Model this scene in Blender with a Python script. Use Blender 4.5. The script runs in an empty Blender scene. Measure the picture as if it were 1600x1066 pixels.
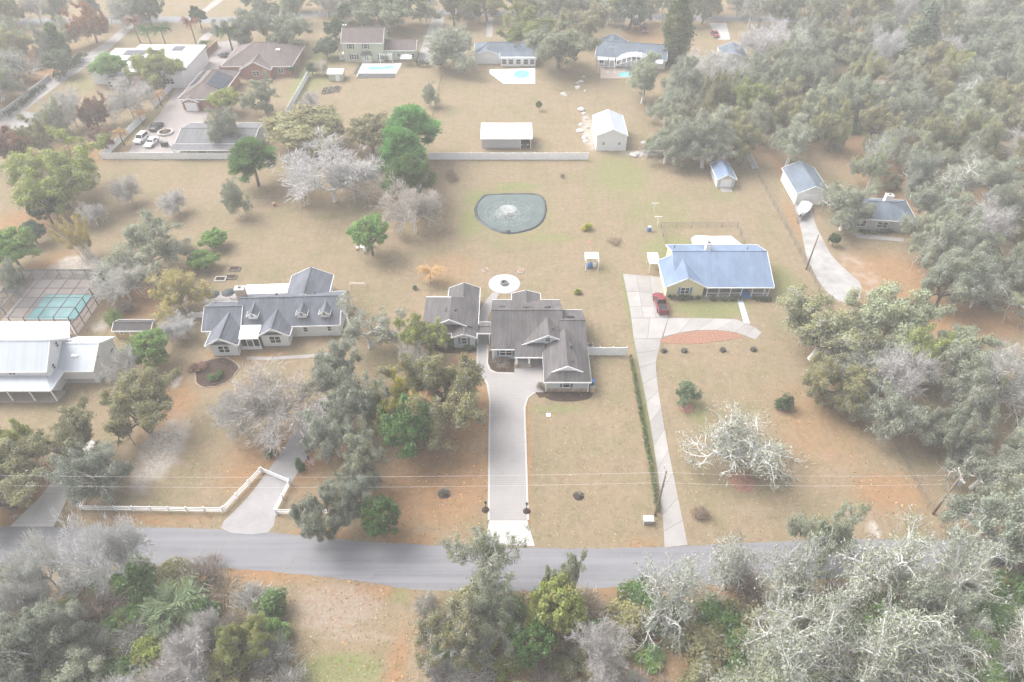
import bpy, math, random
import numpy as np
from mathutils import Vector, Matrix
R = math.radians
SC = bpy.context.scene
COL = SC.collection
# ------------------------------------------------------------------ camera, sky, sun, exposure
CAM_H, PITCH, FPX = 78.0, R(42.7), 1067.0
cd = bpy.data.cameras.new('camera'); cam = bpy.data.objects.new('camera', cd); COL.objects.link(cam)
cd.sensor_width = 36.0; cd.lens = 36.0 * FPX / 1600.0; cd.clip_start = 0.5; cd.clip_end = 9000
cam.location = (0, 0, CAM_H); cam.rotation_euler = (R(90) - PITCH, 0, 0)
SC.camera = cam
W = bpy.data.worlds.new('World'); SC.world = W; W.use_nodes = True
wn, wl = W.node_tree.nodes, W.node_tree.links
wn.clear()
SUN_EL, SUN_AZ = R(50), R(298)          # azimuth clockwise from +Y
sky = wn.new('ShaderNodeTexSky'); sky.sky_type = 'NISHITA'; sky.sun_disc = False
sky.sun_elevation = SUN_EL; sky.sun_rotation = SUN_AZ
sky.air_density = 1.0; sky.dust_density = 6.0; sky.ozone_density = 1.0; sky.altitude = 20
hsv = wn.new('ShaderNodeHueSaturation'); hsv.inputs['Saturation'].default_value = 0.30
bg = wn.new('ShaderNodeBackground'); bg.inputs['Strength'].default_value = 0.15
wo = wn.new('ShaderNodeOutputWorld')
wl.new(sky.outputs[0], hsv.inputs['Color']); wl.new(hsv.outputs[0], bg.inputs['Color']); wl.new(bg.outputs[0], wo.inputs['Surface'])
sd = bpy.data.lights.new('sun', 'SUN'); sd.energy = 1.0; sd.angle = R(40); sd.color = (1.0, 0.97, 0.92)
sun = bpy.data.objects.new('sun', sd); COL.objects.link(sun); sun.location = (0, 0, 200)
sdir = Vector((math.sin(SUN_AZ) * math.cos(SUN_EL), math.cos(SUN_AZ) * math.cos(SUN_EL), math.sin(SUN_EL)))
sun.rotation_euler = sdir.to_track_quat('Z', 'Y').to_euler()
SC.view_settings.view_transform = 'Standard'; SC.view_settings.look = 'None'
SC.view_settings.gamma = 1.0; SC.view_settings.use_curve_mapping = False
SC.view_settings.exposure = 1.28
SC.render.engine = 'CYCLES'
cy = SC.cycles
cy.max_bounces = 5; cy.diffuse_bounces = 2; cy.glossy_bounces = 2; cy.transmission_bounces = 4
cy.transparent_max_bounces = 8; cy.volume_bounces = 1; cy.caustics_reflective = False; cy.caustics_refractive = False
cy.use_denoising = True; cy.use_adaptive_sampling = True; cy.adaptive_threshold = 0.006
HAZE = 0.0008

# ------------------------------------------------------------------ helpers
sP, cP = math.sin(PITCH), math.cos(PITCH)
def G(x, y, h=0.0):
    """photo pixel (1600 wide) -> point of the place at height h"""
    u = (x - 800) / FPX; v = (533 - y) / FPX; t = (CAM_H - h) / (sP - v * cP)
    return (u * t, (cP + v * sP) * t)
def GP(pts, h=0.0): return [G(x, y, h) for x, y in pts]
def mper(x, y, h=0.0):
    """metres per photo pixel there"""
    v = (533 - y) / FPX
    return (CAM_H - h) / (sP - v * cP) / FPX

def tag(o, label=None, cat=None, group=None, kind=None):
    if label: o['label'] = label
    if cat: o['category'] = cat
    if group: o['group'] = group
    if kind: o['kind'] = kind
    return o
def thing(name, label, cat, loc=(0, 0, 0), rz=0.0, group=None):
    o = bpy.data.objects.new(name, None); COL.objects.link(o)
    o.empty_display_size = 0.3
    o.location = (loc[0], loc[1], loc[2] if len(loc) > 2 else 0.0); o.rotation_euler = (0, 0, rz)
    return tag(o, label, cat, group)
def link(name, me, parent=None, loc=(0, 0, 0), rot=(0, 0, 0)):
    o = bpy.data.objects.new(name, me); COL.objects.link(o)
    o.location = loc; o.rotation_euler = rot
    if parent: o.parent = parent
    return o
def copy_tree(o, parent=None):
    c = o.copy(); COL.objects.link(c); c.parent = parent
    for ch in list(o.children): copy_tree(ch, c)
    return c

class MB:
    """collects faces; build() links ONE mesh object"""
    def __init__(s): s.v = []; s.f = []; s.m = []
    def add(s, vs, fs, mi=0):
        b = len(s.v); s.v += [tuple(p) for p in vs]
        for f in fs: s.f.append([b + i for i in f]); s.m.append(mi)
        return s
    def box(s, x0, x1, y0, y1, z0, z1, mi=0):
        return s.add([(x0, y0, z0), (x1, y0, z0), (x1, y1, z0), (x0, y1, z0), (x0, y0, z1), (x1, y0, z1), (x1, y1, z1), (x0, y1, z1)],
                     [(3, 2, 1, 0), (4, 5, 6, 7), (0, 1, 5, 4), (1, 2, 6, 5), (2, 3, 7, 6), (3, 0, 4, 7)], mi)
    def beam(s, p, q, w, h, mi=0):
        """oriented box from p to q, w wide sideways, h tall, top on the line"""
        p, q = Vector(p), Vector(q); d = (q - p).normalized()
        up = Vector((0, 0, 1)) if abs(d.z) < 0.95 else Vector((0, 1, 0))
        sd_ = d.cross(up).normalized() * (w / 2); u2 = sd_.cross(d).normalized() * h
        vs = [p - sd_ - u2, p + sd_ - u2, p + sd_, p - sd_, q - sd_ - u2, q + sd_ - u2, q + sd_, q - sd_]
        return s.add(vs, [(0, 1, 2, 3), (7, 6, 5, 4), (0, 4, 5, 1), (1, 5, 6, 2), (2, 6, 7, 3), (3, 7, 4, 0)], mi)
    def prism(s, poly, z0, z1, mi=0):
        n = len(poly)
        return s.add([(x, y, z0) for x, y in poly] + [(x, y, z1) for x, y in poly],
                     [tuple(range(n - 1, -1, -1)), tuple(range(n, 2 * n))] + [(i, (i + 1) % n, n + (i + 1) % n, n + i) for i in range(n)], mi)
    def profx(s, prof, x0, x1, mi=0):
        """(y,z) outline extruded along x"""
        n = len(prof)
        return s.add([(x0, y, z) for y, z in prof] + [(x1, y, z) for y, z in prof],
                     [tuple(range(n - 1, -1, -1)), tuple(range(n, 2 * n))] + [(i, (i + 1) % n, n + (i + 1) % n, n + i) for i in range(n)], mi)
    def profy(s, prof, y0, y1, mi=0):
        n = len(prof)
        return s.add([(x, y0, z) for x, z in prof] + [(x, y1, z) for x, z in prof],
                     [tuple(range(n)), tuple(range(2 * n - 1, n - 1, -1))] + [(i, n + i, n + (i + 1) % n, (i + 1) % n) for i in range(n)], mi)
    def tube(s, pts, rad, k=8, mi=0, cap=True):
        pts = [Vector(p) for p in pts]; n = len(pts)
        if not hasattr(rad, '__len__'): rad = [rad] * n
        vs = []
        for i, p in enumerate(pts):
            d = (pts[min(i + 1, n - 1)] - pts[max(i - 1, 0)]).normalized()
            a = d.cross(Vector((0.31, 0.95, 0.02)))
            if a.length < 0.1: a = d.cross(Vector((1, 0, 0)))
            a.normalize(); b = d.cross(a)
            vs += [p + (a * math.cos(2 * math.pi * j / k) + b * math.sin(2 * math.pi * j / k)) * rad[i] for j in range(k)]
        fs = [(i * k + j, i * k + (j + 1) % k, (i + 1) * k + (j + 1) % k, (i + 1) * k + j) for i in range(n - 1) for j in range(k)]
        if cap: fs += [tuple(range(k - 1, -1, -1)), tuple((n - 1) * k + j for j in range(k))]
        return s.add(vs, fs, mi)
    def lathe(s, prof, c=(0, 0, 0), k=16, mi=0):
        vs = [(c[0] + r * math.cos(2 * math.pi * j / k), c[1] + r * math.sin(2 * math.pi * j / k), c[2] + z) for r, z in prof for j in range(k)]
        n = len(prof)
        fs = [(i * k + j, i * k + (j + 1) % k, (i + 1) * k + (j + 1) % k, (i + 1) * k + j) for i in range(n - 1) for j in range(k)]
        fs += [tuple(range(k - 1, -1, -1)), tuple((n - 1) * k + j for j in range(k))]
        return s.add(vs, fs, mi)
    def mesh(s, name, mats, smooth=False):
        me = bpy.data.meshes.new(name); me.from_pydata(s.v, [], s.f)
        for m in (mats if isinstance(mats, (list, tuple)) else [mats]): me.materials.append(M[m])
        if any(s.m): me.polygons.foreach_set('material_index', s.m)
        if smooth: me.polygons.foreach_set('use_smooth', [True] * len(s.f))
        me.update(); return me
    def build(s, name, mats, parent=None, loc=(0, 0, 0), rot=(0, 0, 0), smooth=False):
        return link(name, s.mesh(name, mats, smooth), parent, loc, rot)

# ------------------------------------------------------------------ materials
M = {}
def nodes_of(name):
    m = bpy.data.materials.new(name); m.use_nodes = True; n = m.node_tree.nodes; l = m.node_tree.links
    M[name] = m
    return m, n, l, n['Principled BSDF']
def mixc(n, l, fac, a, b, mode='MIX'):
    x = n.new('ShaderNodeMix'); x.data_type = 'RGBA'; x.blend_type = mode
    for sock, val in ((x.inputs[0], fac), (x.inputs[6], a), (x.inputs[7], b)):
        if hasattr(val, 'is_output'): l.new(val, sock)
        elif isinstance(val, (tuple, list)): sock.default_value = (*val[:3], 1)
        else: sock.default_value = val
    return x.outputs[2]
def noise(n, l, vec, scale, detail=4, rough=.55, lo=.35, hi=.65, dist=0.0):
    t = n.new('ShaderNodeTexNoise'); t.inputs['Scale'].default_value = scale; t.inputs['Detail'].default_value = detail
    t.inputs['Roughness'].default_value = rough; t.inputs['Distortion'].default_value = dist
    l.new(vec, t.inputs['Vector'])
    r = n.new('ShaderNodeMapRange'); r.inputs['From Min'].default_value = lo; r.inputs['From Max'].default_value = hi
    l.new(t.outputs[0], r.inputs['Value']); return r.outputs[0]
def scaled(n, l, vec, s):
    m = n.new('ShaderNodeMapping'); m.inputs['Scale'].default_value = s; l.new(vec, m.inputs['Vector']); return m.outputs[0]
def mth(n, l, op, a, b=0.0, clamp=False):
    x = n.new('ShaderNodeMath'); x.operation = op; x.use_clamp = clamp
    for sock, val in ((x.inputs[0], a), (x.inputs[1], b)):
        if hasattr(val, 'is_output'): l.new(val, sock)
        else: sock.default_value = val
    return x.outputs[0]
def plain(name, col, rough=.7, var=.25, scale=3.0, fine=None, metal=0.0, spec=.3, stretch=None, bump=0.0, world=True):
    """a base colour with two sizes of mottling"""
    m, n, l, p = nodes_of(name)
    if world: g = n.new('ShaderNodeNewGeometry'); vec = g.outputs['Position']
    else: g = n.new('ShaderNodeTexCoord'); vec = g.outputs['Object']
    if stretch: vec = scaled(n, l, vec, stretch)
    a = noise(n, l, vec, scale, 5); b = noise(n, l, vec, fine or scale * 9, 3)
    c = mixc(n, l, a, tuple(x * (1 - var) for x in col), tuple(min(1, x * (1 + var)) for x in col))
    c = mixc(n, l, mth(n, l, 'MULTIPLY', b, .5), c, tuple(min(1, x * (1 + var * .7)) for x in col))
    l.new(c, p.inputs['Base Color']); p.inputs['Roughness'].default_value = rough; p.inputs['Metallic'].default_value = metal
    p.inputs['Specular IOR Level'].default_value = spec
    if bump:
        bn = n.new('ShaderNodeBump'); bn.inputs['Strength'].default_value = bump; bn.inputs['Distance'].default_value = .03
        l.new(b, bn.inputs['Height']); l.new(bn.outputs[0], p.inputs['Normal'])
    return m
def shingle(name, col, var=.3, streak=.6):
    """roof shingles: weather streaks, mottled tabs and thin course lines"""
    m, n, l, p = nodes_of(name)
    g = n.new('ShaderNodeNewGeometry'); vec = g.outputs['Position']
    a = noise(n, l, scaled(n, l, vec, (1, .35, 1)), .55, 5, .6); b = noise(n, l, vec, 4.5, 3, .6, .3, .7)
    st = noise(n, l, scaled(n, l, vec, (3.2, .22, .22)), 1.0, 4, .7, .35, .7)
    c = mixc(n, l, a, tuple(x * (1 - var) for x in col), tuple(x * (1 + var) for x in col))
    c = mixc(n, l, mth(n, l, 'MULTIPLY', b, .55), c, tuple(x * (1 + var * 1.2) for x in col))
    c = mixc(n, l, mth(n, l, 'MULTIPLY', st, streak), c, tuple(x * .5 for x in col))
    w = n.new('ShaderNodeTexWave'); w.wave_type = 'BANDS'; w.bands_direction = 'Z'; w.wave_profile = 'SAW'
    w.inputs['Scale'].default_value = 2.4; w.inputs['Distortion'].default_value = .8; w.inputs['Detail'].default_value = 2
    l.new(vec, w.inputs['Vector'])
    c = mixc(n, l, mth(n, l, 'MULTIPLY', w.outputs['Fac'], .16), c, tuple(x * .35 for x in col))
    l.new(c, p.inputs['Base Color']); p.inputs['Roughness'].default_value = .8; p.inputs['Specular IOR Level'].default_value = .35
    return m
shingle('shingle_grey_brown', (.105, .098, .10), .42, .85); shingle('shingle_slate', (.115, .125, .15), .34, .5); shingle('shingle_blue', (.15, .205, .30), .22, .25)
shingle('shingle_brown', (.13, .105, .10)); shingle('shingle_dark', (.07, .065, .065)); shingle('shingle_grey', (.15, .15, .16))
shingle('shingle_bluegrey', (.12, .15, .19))
plain('metal_roof_pale', (.42, .45, .49), .45, .08, .3, stretch=(6, .3, .3)); plain('metal_roof_white', (.76, .77, .78), .5, .06, .3)
plain('metal_roof_grey', (.30, .31, .34), .5, .10, .4)
plain('siding_bluegrey', (.50, .54, .57), .65, .05, 1.0, stretch=(.3, .3, 9)); plain('siding_white', (.70, .71, .72), .65, .06, 1.0, stretch=(.3, .3, 9))
plain('siding_yellow', (.70, .64, .40), .65, .06, 1.0, stretch=(.3, .3, 9)); plain('siding_green', (.42, .45, .36), .65, .06, 1.0, stretch=(.3, .3, 9))
plain('stucco_grey', (.42, .42, .43), .8, .08, 2.0); plain('siding_tan', (.55, .38, .20), .75, .12, 2.0, stretch=(8, 8, .5))
plain('trim_white', (.80, .80, .80), .55, .05, 2.0); plain('vinyl_white', (.82, .83, .85), .45, .06, .8); plain('soffit_dark', (.10, .10, .11), .8)
plain('shutter_blue', (.10, .17, .25), .6, .1); plain('shutter_bright', (.10, .20, .42), .6, .1); plain('shutter_dark', (.05, .06, .06), .6, .1)
plain('brick_red', (.33, .17, .13), .85, .18, 6.0); plain('stone_tan', (.36, .28, .22), .85, .35, 3.0); plain('brick_chimney', (.46, .36, .28), .85, .3, 4.0)
m, n, l, p = nodes_of('glass_dark'); p.inputs['Base Color'].default_value = (.025, .03, .035, 1); p.inputs['Roughness'].default_value = .08
plain('vent_dark', (.06, .06, .065), .6); plain('wood_deck', (.30, .26, .22), .8, .2, 2.0, stretch=(8, .5, 1)); plain('wood_grey', (.27, .24, .21), .85, .25, 3.0)
plain('pole_wood', (.20, .165, .13), .85, .2, 3.0); plain('metal_grey', (.42, .43, .45), .45, .08, 3.0, metal=.3); plain('wire', (.55, .55, .56), .6)
plain('galvanised', (.20, .20, .20), .5, .1, metal=.4); plain('frame_dark', (.05, .055, .06), .5, .1); plain('rubber', (.02, .02, .021), .8, .1)
plain('car_white', (.72, .73, .74), .25, .02, spec=.5); plain('car_black', (.02, .022, .026), .25, .02, spec=.5); plain('car_red', (.20, .03, .04), .28, .04, spec=.5)
plain('car_dark', (.05, .055, .065), .3, .03, spec=.5); plain('lamp_red', (.35, .03, .03), .3); plain('lamp_clear', (.75, .75, .72), .2); plain('bed_liner', (.035, .036, .04), .7)
plain('canvas_white', (.66, .67, .69), .75, .06, 1.0); plain('plastic_blue', (.05, .16, .42), .4); plain('plastic_green', (.10, .20, .12), .5)
plain('mulch_dark', (.048, .030, .022), .95, .5, 3.5, bump=.4); plain('mulch_red', (.25, .135, .095), .95, .3, 3.0, bump=.4); plain('clay', (.27, .15, .10), .85, .25)
plain('bark', (.155, .135, .115), .95, .35, 2.0, world=False); plain('bark_pale', (.60, .585, .565), .9, .22, 2.0, world=False)
plain('liner_black', (.035, .042, .05), .35, .2); plain('stone_white', (.40, .39, .375), .9, .2, 2.0); plain('granite', (.20, .20, .20), .8, .3)
plain('solar', (.02, .028, .05), .15, .1); plain('flag_white', (.75, .74, .72), .8, .05); plain('flag_red', (.45, .04, .05), .8, .05); plain('flag_blue', (.03, .05, .18), .8, .05)
plain('hdpe_dark', (.035, .037, .042), .6)
# ------------------------------------------------------------------ ground: one sheet, with masks for litter, green, sand, brush
LITTER = [(690, 640, 95, 75, 1), (690, 750, 95, 75, 1), (610, 800, 50, 55, 1), (725, 563, 24, 14, 1), (480, 700, 60, 70, .9), (400, 730, 70, 55, .7), (265, 640, 45, 60, .8),
          (1400, 450, 90, 65, 1), (1330, 560, 80, 60, .8), (1280, 670, 90, 90, .6), (1510, 500, 120, 30, 1), (1390, 770, 70, 40, .8), (1560, 825, 80, 25, .9), (1330, 860, 60, 14, .5), (60, 440, 45, 60, .9),
          (40, 350, 60, 30, .9), (225, 470, 70, 40, .8), (230, 812, 130, 12, .7), (500, 838, 60, 16, 1), (30, 780, 60, 60, .8), (120, 770, 30, 40, .8), (822, 700, 7, 130, .9), (640, 845, 50, 16, .9), (1000, 850, 40, 12, .7),
          (1230, 280, 12, 60, .9), (1250, 360, 14, 60, .7), (1430, 250, 150, 120, .7), (1120, 230, 100, 30, .8), (1020, 60, 60, 40, .6), (1150, 90, 40, 40, .5), (30, 110, 80, 60, .9), (120, 240, 90, 30, .7),
          (350, 900, 200, 14, .9), (560, 925, 90, 16, .9), (620, 1040, 18, 60, .9), (1150, 925, 300, 14, .9), (380, 600, 60, 10, .5), (1290, 30, 40, 30, .8), (660, 300, 25, 60, .7), (700, 420, 60, 35, .55), (380, 560, 50, 7, .9), (430, 553, 30, 5, .9), (330, 555, 20, 5, .9),
          (120, 990, 260, 110, .55), (1000, 1000, 420, 100, .6), (1550, 980, 160, 90, .4)]
GREEN = [(797, 332, 82, 48, .62), (735, 348, 16, 26, 1), (745, 310, 22, 14, .9), (808, 292, 38, 7, 1), (860, 372, 50, 9, .7), (1110, 482, 64, 17, 1), (1060, 395, 70, 34, .75), (970, 275, 55, 40, .65), (1130, 300, 30, 20, .5),
         (1030, 330, 80, 40, .5), (870, 640, 60, 10, .65), (1002, 560, 10, 60, 1), (1018, 680, 9, 120, 1), (983, 470, 9, 50, .9), (530, 1045, 75, 26, 1), (290, 247, 110, 3, 1), (500, 100, 30, 60, .7), (470, 130, 14, 30, .8),
         (1225, 445, 30, 40, .7), (1085, 640, 22, 30, .7), (625, 930, 26, 18, .6), (1330, 690, 60, 40, .3), (905, 580, 26, 12, .5), (850, 700, 60, 60, .25), (940, 620, 40, 60, .3), (560, 1000, 50, 16, .3), (290, 335, 60, 40, .2), (230, 290, 60, 30, .3),
         (1500, 860, 70, 10, .5), (130, 130, 40, 20, .5), (215, 195, 30, 25, .5), (125, 35, 60, 22, .4), (300, 15, 90, 14, .2), (690, 500, 24, 30, .3), (925, 300, 8, 60, .5), (1280, 400, 12, 60, .6), (1340, 550, 200, 30, .15), (1590, 990, 90, 60, .7), (150, 1030, 150, 60, .6)]
SAND = [(1366, 828, 14, 18, 1), (255, 700, 42, 62, .95), (225, 745, 30, 40, .8), (118, 415, 46, 20, 1), (205, 405, 34, 14, .8), (275, 597, 12, 14, .9), (165, 762, 26, 14, .8), (25, 808, 14, 5, .8), (920, 205, 15, 38, .8), (996, 240, 34, 6, .9), (1345, 430, 50, 60, .55),
        (1380, 500, 20, 14, .6), (110, 812, 14, 5, .9), (1130, 535, 50, 4, .6), (930, 640, 30, 9, .45), (160, 505, 20, 20, .8), (1390, 105, 24, 10, .9), (1375, 130, 22, 8, .9), (1330, 75, 18, 4, .6), (1175, 250, 16, 14, .5), (960, 370, 12, 8, .4), (700, 395, 36, 6, .35),
        (330, 305, 60, 20, .25), (100, 590, 60, 20, .3), (180, 570, 16, 18, .8), (840, 255, 60, 6, .25)]
BRUSH = [(525, 948, 80, 42, 1), (455, 935, 40, 30, .5), (560, 1000, 90, 10, .8), (940, 690, 50, 60, .35), (860, 300, 40, 25, .3), (1300, 730, 50, 40, .5), (330, 300, 60, 40, .45), (1190, 800, 120, 14, .5), (700, 290, 40, 22, .35), (80, 660, 120, 50, .3)]
xs = np.concatenate([[-4000, -1800, -900, -500, -330], np.arange(-230, 230.1, 1.15), [330, 500, 900, 1800, 4000]])
ys = np.concatenate([[-3000, -1200, -400, -100, -30], np.arange(8, 330.1, 1.15), [420, 600, 1000, 2200, 6000]])
XX, YY = np.meshgrid(xs, ys)
def paint(lst):
    out = np.zeros_like(XX)
    for px, py, rx, ry, s in lst:
        c = G(px, py); ax = rx * mper(px, py); ay = abs(G(px, py - ry)[1] - G(px, py + ry)[1]) / 2
        d = np.sqrt(((XX - c[0]) / ax) ** 2 + ((YY - c[1]) / ay) ** 2)
        out = np.maximum(out, s * np.clip(1.45 - d, 0, 1))
    return out
gm = bpy.data.meshes.new('ground')
nx, ny = len(xs), len(ys)
idx = np.arange(nx * ny).reshape(ny, nx)
fq = np.stack([idx[:-1, :-1], idx[:-1, 1:], idx[1:, 1:], idx[1:, :-1]], -1).reshape(-1, 4)
gv = np.stack([XX, YY, np.zeros_like(XX)], -1).reshape(-1, 3)
def fill_mesh(me, v, f):
    me.vertices.add(len(v)); me.vertices.foreach_set('co', np.asarray(v, np.float32).ravel())
    k = f.shape[1]
    me.loops.add(len(f) * k); me.loops.foreach_set('vertex_index', np.asarray(f, np.int32).ravel())
    me.polygons.add(len(f)); me.polygons.foreach_set('loop_start', np.arange(0, len(f) * k, k, dtype=np.int32))
    me.update(calc_edges=True); me.validate()
fill_mesh(gm, gv, fq)
at_ = gm.attributes.new('mask', 'FLOAT_COLOR', 'POINT')
at_.data.foreach_set('color', np.stack([paint(LITTER), paint(GREEN), paint(SAND), paint(BRUSH)], -1).astype(np.float32).ravel())
m, n, l, p = nodes_of('dry_lawn')
g = n.new('ShaderNodeNewGeometry'); vec = g.outputs['Position']
a = n.new('ShaderNodeAttribute'); a.attribute_name = 'mask'
sep = n.new('ShaderNodeSeparateColor'); l.new(a.outputs['Color'], sep.inputs[0])
big = noise(n, l, vec, .055, 5, .6, .35, .65); mid = noise(n, l, vec, .32, 5, .65, .3, .7); fine = noise(n, l, vec, 2.2, 4, .7, .3, .7); tiny = noise(n, l, vec, 7.0, 3, .7, .35, .65)
edge = noise(n, l, vec, .55, 6, .75, .0, 1.0)
def soft(mask, lo, hi, k=1.0):
    s_ = mth(n, l, 'ADD', mask, mth(n, l, 'MULTIPLY', mth(n, l, 'SUBTRACT', edge, .5), k))
    r = n.new('ShaderNodeMapRange'); r.interpolation_type = 'SMOOTHSTEP'
    r.inputs['From Min'].default_value = lo; r.inputs['From Max'].default_value = hi; l.new(s_, r.inputs['Value']); return mth(n, l, 'MULTIPLY', r.outputs[0], mth(n, l, 'GREATER_THAN', mask, .01))
spk = noise(n, l, vec, 1.1, 6, .8, .42, .62); streak = noise(n, l, scaled(n, l, vec, (1, .12, 1)), .9, 5, .7, .4, .65)
c = mixc(n, l, big, (.245, .178, .110), (.215, .168, .100))
c = mixc(n, l, mth(n, l, 'MULTIPLY', mid, .7), c, (.29, .22, .145))
c = mixc(n, l, mth(n, l, 'MULTIPLY', noise(n, l, vec, .14, 6, .7, .47, .64), .75), c, (.150, .155, .062))
c = mixc(n, l, mth(n, l, 'MULTIPLY', noise(n, l, vec, .21, 6, .7, .53, .70, 1.0), .7), c, (.29, .20, .155))
c = mixc(n, l, mth(n, l, 'MULTIPLY', streak, .22), c, (.33, .26, .18))
c = mixc(n, l, mth(n, l, 'MULTIPLY', noise(n, l, vec, .45, 6, .75, .50, .64), .50), c, (.150, .108, .066)); c = mixc(n, l, mth(n, l, 'MULTIPLY', noise(n, l, vec, .8, 6, .8, .54, .64), .45), c, (.36, .285, .20))
wv = n.new('ShaderNodeTexWave'); wv.wave_type = 'BANDS'; wv.bands_direction = 'X'; wv.inputs['Scale'].default_value = .22; wv.inputs['Distortion'].default_value = 3.0; wv.inputs['Detail'].default_value = 3; wv.inputs['Detail Scale'].default_value = .6; l.new(vec, wv.inputs['Vector'])
c = mixc(n, l, mth(n, l, 'MULTIPLY', mth(n, l, 'MULTIPLY', wv.outputs['Fac'], mid), .30), c, (.17, .135, .075))
litter = mixc(n, l, spk, (.31, .150, .060), (.225, .125, .062)); litter = mixc(n, l, mth(n, l, 'MULTIPLY', tiny, .55), litter, (.40, .23, .115))
green = mixc(n, l, mid, (.125, .185, .045), (.18, .215, .07)); green = mixc(n, l, mth(n, l, 'MULTIPLY', spk, .5), green, (.24, .215, .11))
sand = mixc(n, l, fine, (.58, .55, .53), (.40, .34, .29))
brush = mixc(n, l, spk, (.27, .195, .155), (.43, .36, .31))
c = mixc(n, l, mth(n, l, 'MULTIPLY', soft(sep.outputs[0], .22, .85, .8), .9), c, litter)
c = mixc(n, l, mth(n, l, 'MULTIPLY', soft(a.outputs['Alpha'], .3, .9, .9), .85), c, brush)
c = mixc(n, l, mth(n, l, 'MULTIPLY', soft(sep.outputs[1], .18, .80, .9), .9), c, green)
c = mixc(n, l, mth(n, l, 'MULTIPLY', soft(sep.outputs[2], .42, .85, 1.3), .9), c, sand)
c = mixc(n, l, mth(n, l, 'MULTIPLY', tiny, .38), c, (.05, .038, .022))
c = mixc(n, l, mth(n, l, 'MULTIPLY', spk, .36), c, (.085, .068, .042))
c = mixc(n, l, mth(n, l, 'MULTIPLY', fine, .26), c, (.42, .35, .25))
l.new(c, p.inputs['Base Color']); p.inputs['Roughness'].default_value = .95; p.inputs['Specular IOR Level'].default_value = .1
bn = n.new('ShaderNodeBump'); bn.inputs['Strength'].default_value = .5; bn.inputs['Distance'].default_value = .08
l.new(fine, bn.inputs['Height']); l.new(bn.outputs[0], p.inputs['Normal'])
gm.materials.append(m)
tag(link('ground', gm), kind='structure')

# ------------------------------------------------------------------ roads, drives, paths
def paving(name, col, joint=None, var=.12, dark=.35, bw=1.0, bh=1.0, mortar=.02, stain=.3):
    m, n, l, p = nodes_of(name)
    g = n.new('ShaderNodeNewGeometry'); vec = g.outputs['Position']
    a = noise(n, l, vec, .35, 6, .65); b = noise(n, l, vec, 5.0, 3, .6); st = noise(n, l, vec, .16, 5, .7, .5, .75)
    c = mixc(n, l, a, tuple(x * (1 - var) for x in col), tuple(x * (1 + var) for x in col))
    c = mixc(n, l, mth(n, l, 'MULTIPLY', b, .3), c, tuple(x * (1 - var * 1.5) for x in col))
    c = mixc(n, l, mth(n, l, 'MULTIPLY', st, stain), c, tuple(x * dark * 1.6 for x in col))
    if joint:
        t = n.new('ShaderNodeTexBrick'); t.inputs['Scale'].default_value = 1.0; t.inputs['Brick Width'].default_value = bw; t.inputs['Row Height'].default_value = bh
        t.inputs['Mortar Size'].default_value = mortar; t.inputs['Color1'].default_value = (.4, .4, .4, 1); t.inputs['Color2'].default_value = (.75, .75, .75, 1); t.inputs['Mortar'].default_value = (0, 0, 0, 1)
        l.new(vec, t.inputs['Vector'])
        c = mixc(n, l, mth(n, l, 'MULTIPLY', t.outputs['Color'], .28), c, tuple(min(1, x * 1.3) for x in col))
        c = mixc(n, l, mth(n, l, 'MULTIPLY', t.outputs['Fac'], joint), c, tuple(x * dark for x in col))
    l.new(c, p.inputs['Base Color']); p.inputs['Roughness'].default_value = .88; p.inputs['Specular IOR Level'].default_value = .25
m, n, l, p = nodes_of('asphalt'); g = n.new('ShaderNodeNewGeometry'); vec = g.outputs['Position']
st1 = noise(n, l, scaled(n, l, vec, (.03, 1.2, 1)), 1.0, 5, .6, .38, .62); pa = noise(n, l, vec, .22, 6, .7, .4, .65); gr = noise(n, l, vec, 9.0, 3, .7, .3, .7)
c = mixc(n, l, st1, (.165, .165, .182), (.225, .225, .242)); c = mixc(n, l, mth(n, l, 'MULTIPLY', pa, .5), c, (.235, .232, .24)); c = mixc(n, l, mth(n, l, 'MULTIPLY', gr, .35), c, (.13, .13, .14))
vo = n.new('ShaderNodeTexVoronoi'); vo.feature = 'DISTANCE_TO_EDGE'; vo.inputs['Scale'].default_value = .22; dv = n.new('ShaderNodeTexNoise'); dv.inputs['Scale'].default_value = .9; l.new(vec, dv.inputs['Vector'])
va = n.new('ShaderNodeVectorMath'); va.operation = 'MULTIPLY_ADD'; l.new(dv.outputs['Color'], va.inputs[0]); va.inputs[1].default_value = (1.6, 1.6, 0); l.new(vec, va.inputs[2]); l.new(va.outputs[0], vo.inputs['Vector'])
cr = mth(n, l, 'MULTIPLY', mth(n, l, 'LESS_THAN', vo.outputs['Distance'], .006), mth(n, l, 'MULTIPLY', pa, .3)); c = mixc(n, l, cr, c, (.09, .09, .095))
l.new(c, p.inputs['Base Color']); p.inputs['Roughness'].default_value = .85; p.inputs['Specular IOR Level'].default_value = .25
paving('pavers', (.30, .285, .28), .45, .07, .55, .45, .30, .03, .12)
paving('concrete', (.31, .295, .285), None, .10, .5, stain=.45); paving('concrete_b', (.285, .27, .26), None, .12, .5, stain=.6); paving('concrete_c', (.335, .32, .31), None, .10, .5, stain=.35); plain('joint_dirt', (.12, .105, .09), .95)
paving('concrete_new', (.40, .39, .38), .4, .06, .6, 4.5, 4.5, .05, .15)
paving('pavers_pink', (.29, .26, .25), .4, .10, .6, .45, .3, .03, .2); paving('gravel_pale', (.33, .32, .315), var=.2, stain=.25); paving('asphalt_worn', (.30, .29, .29), var=.12, stain=.3)
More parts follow.
